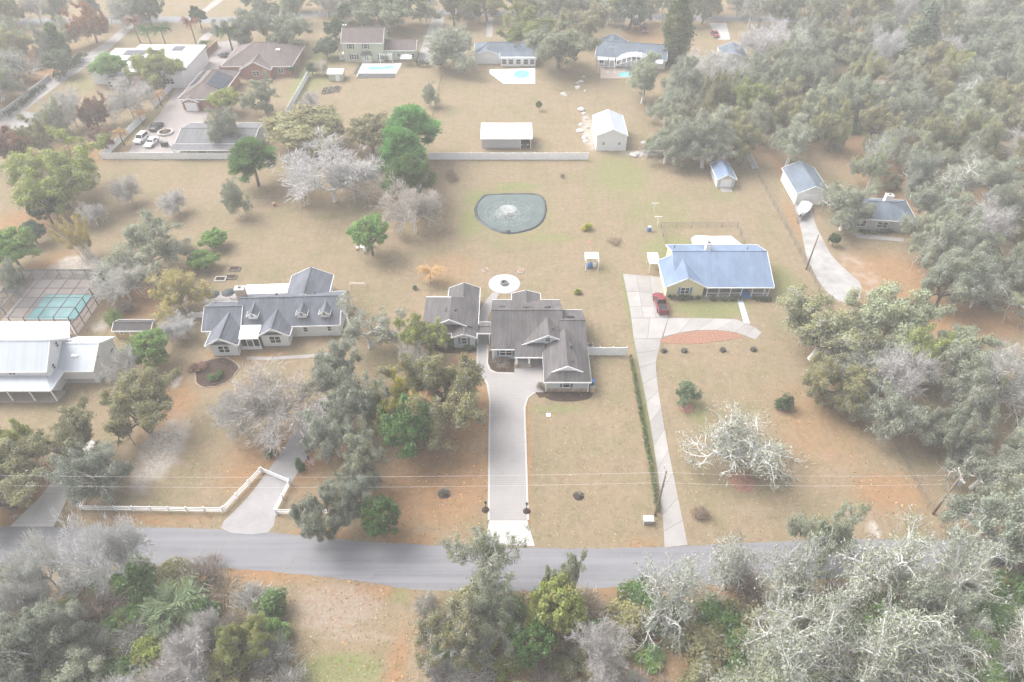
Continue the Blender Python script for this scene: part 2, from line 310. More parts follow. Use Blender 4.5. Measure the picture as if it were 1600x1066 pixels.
paving('deck_white', (.70, .70, .69), .3, .05, .6, 2, 2, .03, .1); paving('deck_tan', (.42, .35, .31), .4, .10, .6, 1, 1, .03, .2); paving('walk_blue', (.42, .48, .53), .4, .06, .6, 1.5, 1.5, .04, .1)
def smooth_poly(pts, k=6, closed=True):
    n_ = len(pts); out = []
    for i in range(n_ if closed else n_ - 1):
        if closed: a_, b_, c_, d_ = (pts[(i + j) % n_] for j in (-1, 0, 1, 2))
        else: a_, b_, c_, d_ = pts[max(i - 1, 0)], pts[i], pts[i + 1], pts[min(i + 2, n_ - 1)]
        for s in range(k):
            t = s / k
            out.append(tuple(.5 * (2 * b_[q] + (c_[q] - a_[q]) * t + (2 * a_[q] - 5 * b_[q] + 4 * c_[q] - d_[q]) * t * t + (3 * b_[q] - a_[q] - 3 * c_[q] + d_[q]) * t ** 3) for q in (0, 1)))
    if not closed: out.append(tuple(pts[-1][:2]))
    return out
PAVED = []
def ribbon(name, left, right, z, mat_, k=6, rough=0.0):
    """a strip between two edges"""
    A = smooth_poly(left, k, False); B = smooth_poly(right, k, False); mb = MB(); n_ = len(A)
    if rough:
        rr = random.Random(3); jit = lambda e: [(x, y + rr.uniform(-rough, rough) * (.4 + .6 * rr.random())) for x, y in e]; A, B = jit(A), jit(B)
    PAVED.append(A + B[::-1])
    mb.add([(x, y, z) for x, y in A] + [(x, y, z) for x, y in B], [(i, n_ + i, n_ + i + 1, i + 1) for i in range(n_ - 1)])
    o = mb.build(name, mat_)
    me = o.data
    if me.polygons[0].normal.z < 0: me.flip_normals()
    return tag(o, kind='structure')
def slab(name, pts, z, mat_, smooth=0, kind='structure', parent=None):
    p_ = smooth_poly(pts, smooth) if smooth else pts
    ar = sum(p_[i][0] * p_[(i + 1) % len(p_)][1] - p_[(i + 1) % len(p_)][0] * p_[i][1] for i in range(len(p_)))
    if ar < 0: p_ = p_[::-1]
    PAVED.append(p_)
    mb = MB(); mb.prism(p_, -.05, z); o = mb.build(name, mat_, parent)
    return tag(o, kind=kind) if kind else o
ribbon('road', [(-160, 49.5)] + GP([(0, 824), (150, 823), (300, 826), (430, 833), (560, 845), (700, 853), (900, 857), (1050, 854), (1200, 847), (1350, 843), (1600, 845)]) + [(150, 47)],
       [(-160, 44)] + GP([(0, 883), (150, 884), (300, 886), (420, 893), (560, 908), (650, 921), (800, 924), (960, 918), (1140, 912), (1350, 900), (1500, 889), (1600, 885)]) + [(150, 43.5)], .015, 'asphalt', 26, .13)
ribbon('far_road', [(-330, 236)] + GP([(150, 27), (345, 27), (520, 17), (660, 15), (780, 17), (1000, 22), (1280, 27), (1600, 35)]) + [(330, 226)],
       [(-330, 229)] + GP([(150, 37), (345, 36), (520, 25), (660, 23), (780, 25), (1000, 31), (1280, 36), (1600, 44)]) + [(330, 219)], .015, 'asphalt')
ribbon('far_driveway', GP([(345, 36), (318, 55), (300, 75)]), GP([(352, 36), (331, 55), (318, 75)]), .019, 'concrete', 4)
ribbon('far_driveway', GP([(312, 20), (335, 0)]), GP([(322, 20), (350, 0)]), .019, 'concrete', 4)
# the lot's own drive
slab('driveway', [(-3.05, 49.9), (-3.25, 60), (-3.4, 71), (-3.9, 74.6), (-4.9, 76.8), (-5.65, 78.0), (-5.7, 80), (-5.75, 92.0), (-5.2, 94.2), (-3.6, 97.6), (-2.3, 97.5), (-3.4, 93.4), (-4.15, 91.0), (-4.05, 79.2), (-3.6, 77.7), (-2.6, 77.0), (.4, 76.9), (.4, 80.0), (4.9, 80.0), (4.9, 72.9), (3.4, 72.6), (2.4, 71.6), (1.9, 69.6), (2.0, 60), (2.1, 49.9)], .03, 'pavers')
mb = MB()
for a_, b_ in (((-3.05, 49.9), (-3.25, 60)), ((-3.25, 60), (-3.4, 71)), ((-3.4, 71), (-3.9, 74.6)), ((-3.9, 74.6), (-4.9, 76.8)), ((-4.9, 76.8), (-5.65, 78.)), ((-5.65, 78.), (-5.72, 83.4)), ((-4.05, 83.6), (-4.05, 79.2)), ((-4.05, 79.2), (-3.6, 77.7)), ((-3.6, 77.7), (-2.6, 77.0)), ((-2.6, 77.), (.3, 76.9)),
               ((4.9, 72.9), (3.4, 72.6)), ((3.4, 72.6), (2.4, 71.6)), ((2.4, 71.6), (1.9, 69.6)), ((1.9, 69.6), (2., 60)), ((2., 60), (2.1, 49.9))):
    mb.beam((*a_, .05), (*b_, .05), .26, .09)
tag(mb.build('driveway_border', 'concrete_new'), kind='structure')
slab('driveway_apron', [(-2.95, 49.85), (2.0, 49.85), (2.9, 46.1), (-3.6, 46.3)], .027, 'concrete_new')
# round patio with ring courses
pc = G(788, 443.5)
o = slab('patio', [(pc[0] + 2.95 * math.cos(t * math.pi / 24), pc[1] + 2.95 * math.sin(t * math.pi / 24)) for t in range(48)], .036, 'concrete_new')
mb = MB()
for r_ in (1.6, 2.85):
    mb.tube([(pc[0] + r_ * math.cos(t * math.pi / 24), pc[1] + r_ * math.sin(t * math.pi / 24), .02) for t in range(49)], .05, 4)
mb.build('ring_course', 'concrete', o)
# neighbours' drives
nd = slab('neighbour_driveway', GP([(973, 428), (1012, 432), (1036, 433), (1040, 470), (1044, 497), (1100, 497), (1150, 499), (1175, 508), (1190, 520), (1180, 531), (1162, 524), (1140, 517), (1100, 515), (1060, 520), (1035, 528), (1026, 545), (1024, 570), (1030, 620), (1042, 690), (1056, 760), (1068, 820), (1075, 852), (1038, 856), (1035, 800), (1025, 720), (1012, 640), (1000, 580), (990, 530), (982, 470)]), .012, 'joint_dirt')
def cast_slabs(parent, left, right, nlen, ncross, z=.022, gap=.035):
    """poured slabs between two edges, each its own piece with an open joint"""
    def lerp(e, t):
        t = min(max(t, 0), .9999) * (len(e) - 1); i = int(t); f = t - i; return (e[i][0] + (e[i + 1][0] - e[i][0]) * f, e[i][1] + (e[i + 1][1] - e[i][1]) * f)
    rgs = random.Random(len(left) + nlen)
    for i in range(nlen):
        for j in range(ncross):
            a_, b_, c_, d_ = lerp(left, i / nlen), lerp(right, i / nlen), lerp(right, (i + 1) / nlen), lerp(left, (i + 1) / nlen)
            mixp = lambda p_, q_, t: (p_[0] + (q_[0] - p_[0]) * t, p_[1] + (q_[1] - p_[1]) * t)
            q = [mixp(a_, b_, j / ncross), mixp(a_, b_, (j + 1) / ncross), mixp(d_, c_, (j + 1) / ncross), mixp(d_, c_, j / ncross)]; m_ = (sum(p_[0] for p_ in q) / 4, sum(p_[1] for p_ in q) / 4)
            q = [(m_[0] + (p_[0] - m_[0]) * (1 - gap / 1.8), m_[1] + (p_[1] - m_[1]) * (1 - gap / 1.8)) for p_ in q]
            if sum(q[k][0] * q[(k + 1) % 4][1] - q[(k + 1) % 4][0] * q[k][1] for k in range(4)) < 0: q = q[::-1]
            MB().prism(q, -.02, z + rgs.uniform(0, .012)).build('concrete_slab', rgs.choice(['concrete', 'concrete', 'concrete_b', 'concrete_c']), parent)
cast_slabs(nd, GP([(973, 428), (982, 470), (986, 497)]), GP([(1036, 433), (1040, 470), (1044, 497)]), 3, 3)
cast_slabs(nd, GP([(986, 497), (988, 515), (990, 530)]), GP([(1044, 497), (1040, 515), (1034, 529)]), 1, 2)
cast_slabs(nd, GP([(990, 530), (1000, 580), (1012, 640), (1025, 720), (1035, 800), (1038, 856)]), GP([(1034, 529), (1024, 570), (1030, 620), (1042, 690), (1058, 770), (1075, 852)]), 11, 1)
cast_slabs(nd, GP([(1044, 497), (1100, 497), (1150, 499), (1175, 508), (1190, 520)]), GP([(1036, 527), (1066, 519), (1100, 515), (1140, 517), (1162, 524), (1180, 531)]), 6, 1)
slab('neighbour_walk', GP([(1150, 462), (1158, 462), (1172, 506), (1162, 504)]), .026, 'walk_blue')
slab('leaf_bed', GP([(1030, 534), (1060, 522), (1100, 517), (1140, 519), (1160, 527), (1120, 534), (1080, 538)]), .03, 'mulch_red', 4)
slab('gravel_drive', GP([(1243, 320), (1264, 319), (1274, 350), (1286, 375), (1300, 400), (1325, 425), (1345, 445), (1340, 470), (1310, 470), (1283, 445), (1262, 405), (1252, 360)]), .016, 'gravel_pale', 4)
slab('left_driveway', GP([(345, 826), (418, 832), (436, 790), (470, 730), (505, 680), (530, 640), (505, 620), (470, 660), (430, 720), (385, 780)]), .02, 'asphalt_worn', 3)
slab('front_walk', GP([(385, 557), (420, 558), (530, 551), (530, 556), (420, 563), (385, 562)]), .024, 'concrete')
slab('far_left_driveway', GP([(15, 823), (84, 823), (105, 780), (130, 735), (150, 690), (128, 685), (95, 735), (60, 780)]), .02, 'concrete_new')
slab('brick_court', GP([(196, 246), (214, 215), (250, 178), (268, 150), (290, 118), (318, 85), (340, 66), (372, 62), (368, 100), (330, 160), (318, 200), (300, 244)]), .018, 'pavers_pink')
slab('compound_drive', GP([(40, 172), (95, 130), (150, 95), (190, 60), (215, 36), (200, 36), (170, 62), (120, 95), (60, 135), (0, 172), (0, 185)]), .018, 'concrete', 0)
slab('far_drive_right', GP([(1108, 36), (1135, 36), (1141, 62), (1122, 62)]), .018, 'concrete_new')
slab('far_drive_middle', GP([(676, 27), (694, 27), (690, 60), (682, 100), (650, 100), (660, 70)]), .018, 'concrete')
slab('far_track', GP([(761, 27), (771, 27), (769, 58), (760, 58)]), .018, 'concrete')
slab('curved_walk', GP([(1329, 362), (1336, 356), (1345, 366), (1412, 373), (1412, 378), (1340, 372)]), .03, 'concrete')
slab('side_track', GP([(1165, 242), (1175, 240), (1186, 262), (1176, 264)]), .016, 'gravel_pale')
slab('left_court', GP([(0, 175), (28, 172), (70, 180), (60, 200), (20, 205), (0, 208)]), .013, 'concrete')
# ------------------------------------------------------------------ vegetation: meshes shared between copies
def leaf_material(name, moss=(.36, .365, .345), trans=.25):
    m, n, l, p = nodes_of(name)
    oi = n.new('ShaderNodeObjectInfo'); at = n.new('ShaderNodeAttribute'); at.attribute_name = 'tint'
    sp = n.new('ShaderNodeSeparateColor'); l.new(at.outputs['Color'], sp.inputs[0])
    k = mth(n, l, 'MULTIPLY_ADD', sp.outputs[0], .8); k.node.inputs[2].default_value = .6
    vm = n.new('ShaderNodeVectorMath'); vm.operation = 'SCALE'; l.new(oi.outputs['Color'], vm.inputs[0]); l.new(k, vm.inputs['Scale'])
    warm = mixc(n, l, mth(n, l, 'MULTIPLY', sp.outputs[2], .55), vm.outputs[0], (.27, .20, .08))
    c = mixc(n, l, sp.outputs[1], warm, moss)
    l.new(c, p.inputs['Base Color']); p.inputs['Roughness'].default_value = .75; p.inputs['Specular IOR Level'].default_value = .15
    tr = n.new('ShaderNodeBsdfTranslucent'); l.new(c, tr.inputs['Color'])
    mx = n.new('ShaderNodeMixShader'); mx.inputs[0].default_value = trans
    out = n['Material Output']; l.new(p.outputs[0], mx.inputs[1]); l.new(tr.outputs[0], mx.inputs[2]); l.new(mx.outputs[0], out.inputs['Surface'])
leaf_material('leaves', (.40, .41, .375), .35); leaf_material('twigs', (.47, .465, .455), .1)

def nrm(a): return a / np.maximum(np.linalg.norm(a, axis=-1, keepdims=True), 1e-9)
class Leaves:
    def __init__(s): s.v = []; s.t = []
    def rhombs(s, c, u, v, tint):
        s.v.append(np.stack([c - u, c + v, c + u, c - v], 1)); s.t.append(tint)
    def mesh(s, name, mat_='leaves'):
        V = np.concatenate(s.v).reshape(-1, 3); T = np.concatenate(s.t); me = bpy.data.meshes.new(name)
        fill_mesh(me, V, np.arange(len(V)).reshape(-1, 4))
        a = me.attributes.new('tint', 'FLOAT_COLOR', 'FACE'); a.data.foreach_set('color', np.concatenate([T, np.ones((len(T), 1))], 1).astype(np.float32).ravel())
        me.materials.append(M[mat_]); return me
def clump(L, rng, c, rad, n_, size, moss=0.0, flat=.75, clumpvar=None, yellow=0.0, aspect=.5):
    d = nrm(rng.normal(size=(n_, 3))); r = rad * rng.random(n_) ** .45
    pos = np.asarray(c) + d * r[:, None] * np.array([1, 1, flat])
    nr = nrm(d + rng.normal(size=(n_, 3)) * .55 + np.array([0, 0, .45])); a = nrm(np.cross(nr, rng.normal(size=(n_, 3)))); b = np.cross(nr, a)
    sz = size * (.6 + .8 * rng.random(n_))[:, None]
    base = rng.random() if clumpvar is None else clumpvar
    t = np.stack([np.clip(.65 * base + .35 * rng.random(n_), 0, 1), np.clip((rng.random(n_) < moss) * (.6 + .4 * rng.random(n_)), 0, 1), np.full(n_, 0.0) + (rng.random() < yellow) * (.5 + .5 * rng.random(n_))], 1)
    L.rhombs(pos, a * sz, b * sz * aspect, t)
def strips(L, rng, c, d, length, width, moss, droop=0.0, base=None):
    """thin single twigs or moss tassels from points c along d"""
    n_ = len(c); d = nrm(d); ln = length * (.55 + .9 * rng.random(n_))[:, None]
    sd_ = nrm(np.cross(d, rng.normal(size=(n_, 3)))) * width * (.6 + .8 * rng.random(n_))[:, None]
    t = np.stack([rng.random(n_) if base is None else np.clip(base + .3 * rng.random(n_), 0, 1), np.clip(moss * (.5 + .6 * rng.random(n_)), 0, 1), np.zeros(n_)], 1)
    L.rhombs(c + d * ln * .5, d * ln * .5, sd_, t)
class Skeleton:
    def __init__(s, rng): s.rng = rng; s.mb = MB(); s.nodes = []; s.segs = []
    def limb(s, p, d, L, r, lev, spec):
        rng = s.rng; k = spec['seg'][lev]; pts = [p]; rad = [r]; d = nrm(np.asarray(d, float))
        for i in range(k):
            d = nrm(d + rng.normal(size=3) * spec['wig'][lev] + np.array([0, 0, spec['up'][lev]]))
            q = pts[-1] + d * L / k; rr = r * (1 - (1 - spec['tip']) * (i + 1) / k)
            s.segs.append((pts[-1], q, lev)); pts.append(q); rad.append(rr)
            if lev > 0: s.nodes.append((q, d, lev))
            if lev < spec['max'] and (i >= spec['first'][lev] - 1):
                m_ = spec['kids'][lev] if i < k - 1 else spec['kids'][lev] + 1
                for j in range(m_):
                    az = rng.random() * 2 * math.pi
                    a = nrm(np.cross(d, np.array([math.cos(az), math.sin(az), .3]))); an = spec['ang'][lev] * (.7 + .6 * rng.random())
                    s.limb(q, d * math.cos(an) + a * math.sin(an), L * spec['len'][lev] * (.7 + .6 * rng.random()), rr * .72, lev + 1, spec)
        if r > spec.get('minr', .02): s.mb.tube(pts, rad, 6 if lev < 2 else 4 if lev < 3 else 3, cap=False)
def make_oak(seed, leaves=60, moss=.35, tassel=14, crad=.8, lsz=.17, keep=1.0, H=11.0, Rr=6.5, bark='bark', yellow=.12, thick=1.0):
    """spreading live oak: twisting limbs, separate leaf clumps at the twig ends, grey moss hanging below them"""
    rng = np.random.default_rng(seed); sk = Skeleton(rng)
    spec = dict(seg=[2, 5, 4, 3], wig=[.06, .34, .4, .42], up=[.3, .05, .07, .06], kids=[0, 1, 1, 0], first=[2, 2, 1, 1], ang=[.9, .85, .9, .9], len=[1, .5, .5, .5], tip=.42, max=3)
    tr = np.array([rng.normal() * .3, rng.normal() * .3, H * .24])
    sk.mb.tube([(0, 0, -.3), (0, 0, .0), tr * .5 + rng.normal(size=3) * .08, tr], [.62, .46, .36, .34], 8, cap=False)
    nl = 7
    for i in range(nl):
        az = 2 * math.pi * (i + rng.random() * .6) / nl; el = R(22 + 42 * rng.random() if i < nl - 1 else 78)
        sk.limb(tr, (math.cos(az) * math.cos(el), math.sin(az) * math.cos(el), math.sin(el)), Rr * (.6 + .4 * rng.random()), .20 * thick, 1, spec)
    L = Leaves(); pts = [(q, d, lv) for q, d, lv in sk.nodes if lv >= 2 and q[2] > H * .2]
    sector = rng.random(12)
    for q, d, lv in pts:
        sec = int((math.atan2(q[1], q[0]) + math.pi) / 6.2832 * 6) % 6 + 6 * int(np.hypot(q[0], q[1]) > Rr * .5)
        if rng.random() > keep * (.55 + .6 * sector[sec]): continue
        gr = rng.random(); cm = moss * (.25 + 1.5 * (gr > .5) * rng.random())
        clump(L, rng, q + d * .25, crad * (.5 + .8 * rng.random()), int(leaves * (.4 + 1.2 * rng.random())), lsz, min(cm, 1), .7, None, yellow)
        if tassel:
            k = int(tassel * (.2 + 1.6 * rng.random())); c = q + rng.normal(size=(k, 3)) * np.array([.5, .5, .2]) * crad
            strips(L, rng, c, np.array([0, 0, -1.0]) + rng.normal(size=(k, 3)) * .4, .6, .05, 1.0)
    return sk.mb.mesh('trunk', bark, True), L.mesh('crown')
def make_bare(seed, twig=11, H=11.0, Rr=6.5, tl=1.05, tw=.034, moss=.6, bark='bark_pale', upright=.06, leaf=0, thick=1.0, wig=.22, lmoss=.15, lsz=.17):
    rng = np.random.default_rng(seed); sk = Skeleton(rng)
    spec = dict(seg=[2, 4, 3, 3], wig=[.06, wig, wig * 1.25, wig * 1.4], up=[.3, upright, upright, .04], kids=[0, 2, 2, 0], first=[2, 1, 1, 1], ang=[.9, .7, .75, .7], len=[1, .52, .55, .5], tip=.42, max=3, minr=.012)
    tr = np.array([rng.normal() * .25, rng.normal() * .25, H * .24])
    sk.mb.tube([(0, 0, -.3), (0, 0, 0), tr * .5, tr], [.42, .33, .27, .25], 8, cap=False)
    nl = 6
    for i in range(nl):
        az = 2 * math.pi * (i + rng.random() * .6) / nl; el = R(32 + 35 * rng.random() if i < nl - 1 else 82)
        sk.limb(tr, (math.cos(az) * math.cos(el), math.sin(az) * math.cos(el), math.sin(el)), Rr * (.62 + .28 * rng.random()), .2 * thick, 1, spec)
    L = Leaves()
    for q, d, lv in sk.nodes:
        if lv < 2 or rng.random() < .25: continue
        k = int(twig * (.4 + rng.random())); c = q + rng.normal(size=(k, 3)) * .28
        strips(L, rng, c, d * 1.1 + rng.normal(size=(k, 3)) * .6 + np.array([0, 0, .12]), tl, tw, moss)
        if leaf: clump(L, rng, q + d * .3, .8, int(leaf * 2 * rng.random()), lsz, lmoss, .7)
    return sk.mb.mesh('trunk', bark, True), L.mesh('crown', 'twigs')
def make_dense(seed, H=8.0, Rr=4.2, n_=130, leaves=120, lsz=.2, shape=1.0, yellow=.1, moss=.03):
    """full evergreen crown of overlapping clumps with a ragged skin"""
    rng = np.random.default_rng(seed); mb = MB(); L = Leaves()
    mb.tube([(0, 0, -.3), (0, 0, H * .25), (.1, .1, H * .6)], [.3, .22, .08], 7, cap=False)
    for i in range(6):
        az = i * 1.05 + rng.random(); mb.tube([(0, 0, H * .25), (Rr * .35 * math.cos(az), Rr * .35 * math.sin(az), H * .45), (Rr * .7 * math.cos(az), Rr * .7 * math.sin(az), H * .6)], [.15, .09, .03], 5, cap=False)
    lump = rng.normal(size=(9, 3)); lump = nrm(lump)
    for i in range(n_):
        d = nrm(rng.normal(size=3)); d[2] = abs(d[2]) * 1.0 - .35 * (rng.random() < .45)
        bulge = .78 + .3 * np.max(np.clip(lump @ d, 0, 1) ** 6)
        r = bulge * (.55 + .42 * rng.random() ** .5)
        c = np.array([d[0] * Rr * r, d[1] * Rr * r, H * .52 + d[2] * H * .46 * r * shape])
        clump(L, rng, c, Rr * .2 * (.6 + .7 * rng.random()), int(leaves * (.5 + rng.random())), lsz, moss, .7, None, yellow)
    return mb.mesh('trunk', 'bark', True), L.mesh('crown')
def make_pine(seed, H=13.0, Rr=4.0):
    rng = np.random.default_rng(seed); mb = MB(); L = Leaves()
    mb.tube([(0, 0, -.3), (.1, 0, H * .5), (0, .1, H * .95)], [.28, .2, .05], 7, cap=False)
    for i in range(95):
        z = H * (.42 + .55 * rng.random()); az = rng.random() * 6.283; rr = Rr * (1.05 - ((z / H - .42) / .62) ** 2.0) * (.45 + .55 * rng.random())
        c = np.array([rr * math.cos(az), rr * math.sin(az), z + .4]); mb.tube([(0, 0, z - .5), tuple(c)], [.06, .02], 3, cap=False)
        k = int(230 * (.6 + .8 * rng.random())); d = nrm(rng.normal(size=(k, 3)) + np.array([0, 0, .35]))
        rad = .95 * (.7 + .6 * rng.random())
        b = rng.random(); strips(L, rng, c + d * rad * (rng.random((k, 1)) * .75), d + rng.normal(size=(k, 3)) * .4, .55, .07, 0.0, base=.7 * b)
    return mb.mesh('trunk', 'bark', True), L.mesh('crown')
def make_cypress(seed, H=12.0, Rr=1.6, n_=9000, ls=.2):
    rng = np.random.default_rng(seed); L = Leaves(); mb = MB(); mb.tube([(0, 0, -.2), (0, 0, H * .8)], [.2, .05], 6, cap=False)
    for i in range(130):
        z = H * (.04 + .94 * rng.random()); az = rng.random() * 6.283; w = Rr * min(1, (1 - z / H) * 2.0 + .08) * (.6 + .45 * rng.random())
        clump(L, rng, (w * math.cos(az) * .75, w * math.sin(az) * .75, z), .55 * Rr * (.4 + .5 * rng.random()), n_ // 130, ls, .0, 1.7, None, .15)
    return mb.mesh('trunk', 'bark', True), L.mesh('crown')
def make_shrub(seed, n_=20, leaves=230, lsz=.072, moss=.1, yellow=.15, twigs=0):
    """unit bush: about 1.3 m wide each way and 1.5 m tall"""
    rng = np.random.default_rng(seed); L = Leaves(); mb = MB()
    for i in range(n_):
        d = nrm(rng.normal(size=3)); d[2] = abs(d[2]); r = .45 + .5 * rng.random()
        c = np.array([d[0] * r * 1.05, d[1] * r * 1.05, .3 + d[2] * r * .95])
        if i < 7: mb.tube([(0, 0, -.1), tuple(c * .6), tuple(c)], [.045, .03, .012], 4, cap=False)
        clump(L, rng, c, .42 * (.6 + .7 * rng.random()), int(leaves * (.5 + rng.random())), lsz, moss, .8, None, yellow)
        if twigs: strips(L, rng, c + rng.normal(size=(twigs, 3)) * .25, d + rng.normal(size=(twigs, 3)) * .6 + np.array([0, 0, .4]), .6, .022, .7)
    return mb.mesh('stem', 'bark', True), L.mesh('foliage')
def frond_mesh(rng, ln=2.2, fan=False, droop=1.0):
    L = Leaves(); k = 26; ts = np.linspace(.12, 1, k)
    x = ts * ln * .92; z = ts * ln * .55 - droop * ts ** 2 * ln * .75
    P_ = np.stack([x, np.zeros(k), z], 1)
    for s_ in (-1, 1):
        d = nrm(np.stack([np.full(k, .75), np.full(k, s_ * .8), np.full(k, -.28)], 1) + rng.normal(size=(k, 3)) * .12)
        w = .62 * np.sin(np.pi * np.clip(ts * .85 + .12, 0, 1)) * ln / 2.2
        strips(L, rng, P_, d, float(np.mean(w)) * 1.2, .05, 0.0)
    strips(L, rng, P_[:-1], np.diff(P_, axis=0), ln / k * 1.9, .035, 0.0, base=.6)
    return L
def make_palm(seed, H=6.0, n_=34, ln=2.3, droop=1.0):
    rng = np.random.default_rng(seed); mb = MB(); mb.tube([(0, 0, -.2), (.06, .03, H * .5), (0, 0, H)], [.2, .15, .17], 8, cap=False)
    L = Leaves()
    for i in range(n_):
        f = frond_mesh(rng, ln * (.8 + .35 * rng.random()), droop=droop * (.5 + .9 * rng.random())); az = rng.random() * 6.283; ti = R(-5 - 75 * rng.random() ** 1.2 + 20)
        Rz = np.array([[math.cos(az), -math.sin(az), 0], [math.sin(az), math.cos(az), 0], [0, 0, 1]]); Ry = np.array([[math.cos(ti), 0, math.sin(ti)], [0, 1, 0], [-math.sin(ti), 0, math.cos(ti)]])
        for v_, t_ in zip(f.v, f.t): L.v.append((v_.reshape(-1, 3) @ (Rz @ Ry).T + np.array([0, 0, H])).reshape(-1, 4, 3)); L.t.append(t_ * np.array([.7, 1, 1]) + np.array([.3 * rng.random(), 0, 0]))
    return mb.mesh('trunk', 'bark', True), L.mesh('crown')
def make_bamboo(seed, H=9.0):
    rng = np.random.default_rng(seed); mb = MB(); L = Leaves()
    for i in range(34):
        b = rng.normal(size=2) * .55; d = nrm(np.array([b[0] * .22, b[1] * .22, 1.0])); h = H * (.7 + .35 * rng.random())
        q = np.array([b[0], b[1], 0.0]); t_ = q + d * h * .6; e = t_ + nrm(d + np.array([b[0], b[1], 0]) * .35) * h * .4
        mb.tube([tuple(q), tuple(t_), tuple(e)], [.05, .04, .012], 5, cap=False)
        for j in range(7):
            f = .35 + .65 * rng.random(); c = q + (e - q) * f; clump(L, rng, c, .55, 45, .14, .1, 1.0, None, .5)
    return mb.mesh('stem', 'bark_pale', True), L.mesh('crown')
random.seed(5)
KIND = {
    'oak': [make_oak(s, 105, .22, 8, .9, .145) for s in (1, 2, 3)],
    'mossy': [make_oak(s, 66, .42, 16, .8, .13, .85, bark='bark_pale', yellow=.06) for s in (11, 12, 13, 14)],
    'sparse': [make_oak(s, 30, .6, 12, .6, .13, .55, bark='bark_pale', yellow=.1, thick=1.35) for s in (21, 22, 23)],
    'silver': [make_bare(s, 3, tl=.8, tw=.034, leaf=4, thick=1.7, wig=.40, lmoss=.2, lsz=.15) for s in (25, 26, 27)],
    'bare': [make_bare(s) for s in (31, 32, 33)],
    'budding': [make_bare(s, 7, leaf=24) for s in (36, 37)],
    'dense': [make_dense(s) for s in (41, 42, 43)],
    'pine': [make_pine(s) for s in (51, 52)],
    'cypress': [make_cypress(61)], 'columnar': [make_cypress(62, 14, 2.6, 12000, .24)],
    'palm': [make_palm(71), make_palm(72, 5.0, 28, 2.0, 1.4)], 'palmetto': [make_palm(75, 1.6, 60, 2.6, .9)],
    'bamboo': [make_bamboo(81)],
    'shrub': [make_shrub(s) for s in (91, 92, 93)], 'twiggy': [make_shrub(s, 14, 50, .06, .4, .2, 75) for s in (96, 97)],
}
SIZE = {'oak': (6.5, 11), 'mossy': (6.5, 11), 'sparse': (6.5, 11), 'silver': (6.5, 11), 'bare': (6.3, 11), 'budding': (6.3, 11), 'dense': (4.2, 8), 'pine': (4.2, 13), 'cypress': (1.6, 12), 'columnar': (2.6, 14), 'palm': (2.6, 7), 'palmetto': (3.0, 3), 'bamboo': (2.4, 9), 'shrub': (1.3, 1.5), 'twiggy': (1.3, 1.5)}
# measured crown radius (95th percentile) so that a size asked for is the size built
RAD = {}
for k_, lst in KIND.items():
    RAD[k_] = []
    for tr_, cr_ in lst:
        co = np.zeros(len(cr_.vertices) * 3, np.float32); cr_.vertices.foreach_get('co', co); co = co.reshape(-1, 3)
        RAD[k_].append((float(np.percentile(np.hypot(co[:, 0], co[:, 1]), 96)), float(np.percentile(co[:, 2], 99)), float(np.median(co[:, 2]))))
TINT = {'gg': (.27, .30, .21), 'og': (.30, .29, .15), 'yg': (.30, .34, .10), 'gr': (.105, .19, .055), 'dg': (.06, .11, .045), 'pg': (.15, .32, .09), 'ye': (.46, .38, .10),
        'bw': (.55, .54, .54), 'br': (.44, .42, .40), 'bb': (.40, .33, .26), 'ru': (.38, .16, .065), 'rb': (.24, .12, .08), 'bg': (.20, .33, .10), 'tn': (.50, .32, .16), 'lg': (.33, .36, .23), 'bl': (.14, .185, .13)}
PLACED = []
rv = random.Random(77)
NAME = {'oak': 'oak_tree', 'mossy': 'mossy_oak_tree', 'sparse': 'mossy_oak_tree', 'silver': 'mossy_oak_tree', 'bare': 'bare_tree', 'budding': 'budding_tree', 'dense': 'evergreen_tree', 'pine': 'pine_tree', 'cypress': 'cypress_tree', 'columnar': 'columnar_tree', 'palm': 'palm_tree', 'palmetto': 'palmetto', 'bamboo': 'bamboo_clump', 'shrub': 'shrub', 'twiggy': 'twiggy_shrub'}
def plant(kind, loc, rad, h, tint, label, cat=None, group=None, var=None, lean=0.0):
    """one tree or bush standing at loc: radius and height in metres"""
    i = rv.randrange(len(KIND[kind])) if var is None else var
    tr_, cr_ = KIND[kind][i]; r0, h0, _ = RAD[kind][i]
    cat = cat or ('shrub' if kind in ('shrub', 'twiggy') else 'palm' if kind in ('palm', 'palmetto') else 'tree')
    o = thing(NAME[kind], label, cat, loc, rv.random() * 6.283, group)
    s = rad / r0; o.scale = (s * (.93 + .14 * rv.random()), s * (.93 + .14 * rv.random()), h / h0)
    if lean: o.rotation_euler = (lean, 0, 0)
    c = TINT[tint] if isinstance(tint, str) else tint; f = .86 + .28 * rv.random()
    for nm, me in ((tr_.name.split('.')[0], tr_), (cr_.name.split('.')[0], cr_)):
        ch = link(nm, me, o); ch.color = (c[0] * f * (.95 + .1 * rv.random()), c[1] * f, c[2] * f * (.9 + .2 * rv.random()), 1)
    PLACED.append((loc[0], loc[1], rad))
    return o
def T(kind, px, py, rpx, h, tint, label, cat=None, group=None, var=None):
    """crown centre px,py and crown radius in photo pixels; h the tree's height"""
    zc = h * (.62 if kind in ('oak', 'mossy', 'sparse', 'silver', 'bare', 'budding') else .68 if kind == 'pine' else .85 if kind == 'palm' else .5)
    loc = G(px, py, zc); return plant(kind, loc, rpx * mper(px, py, zc), h, tint, label, cat, group, var)
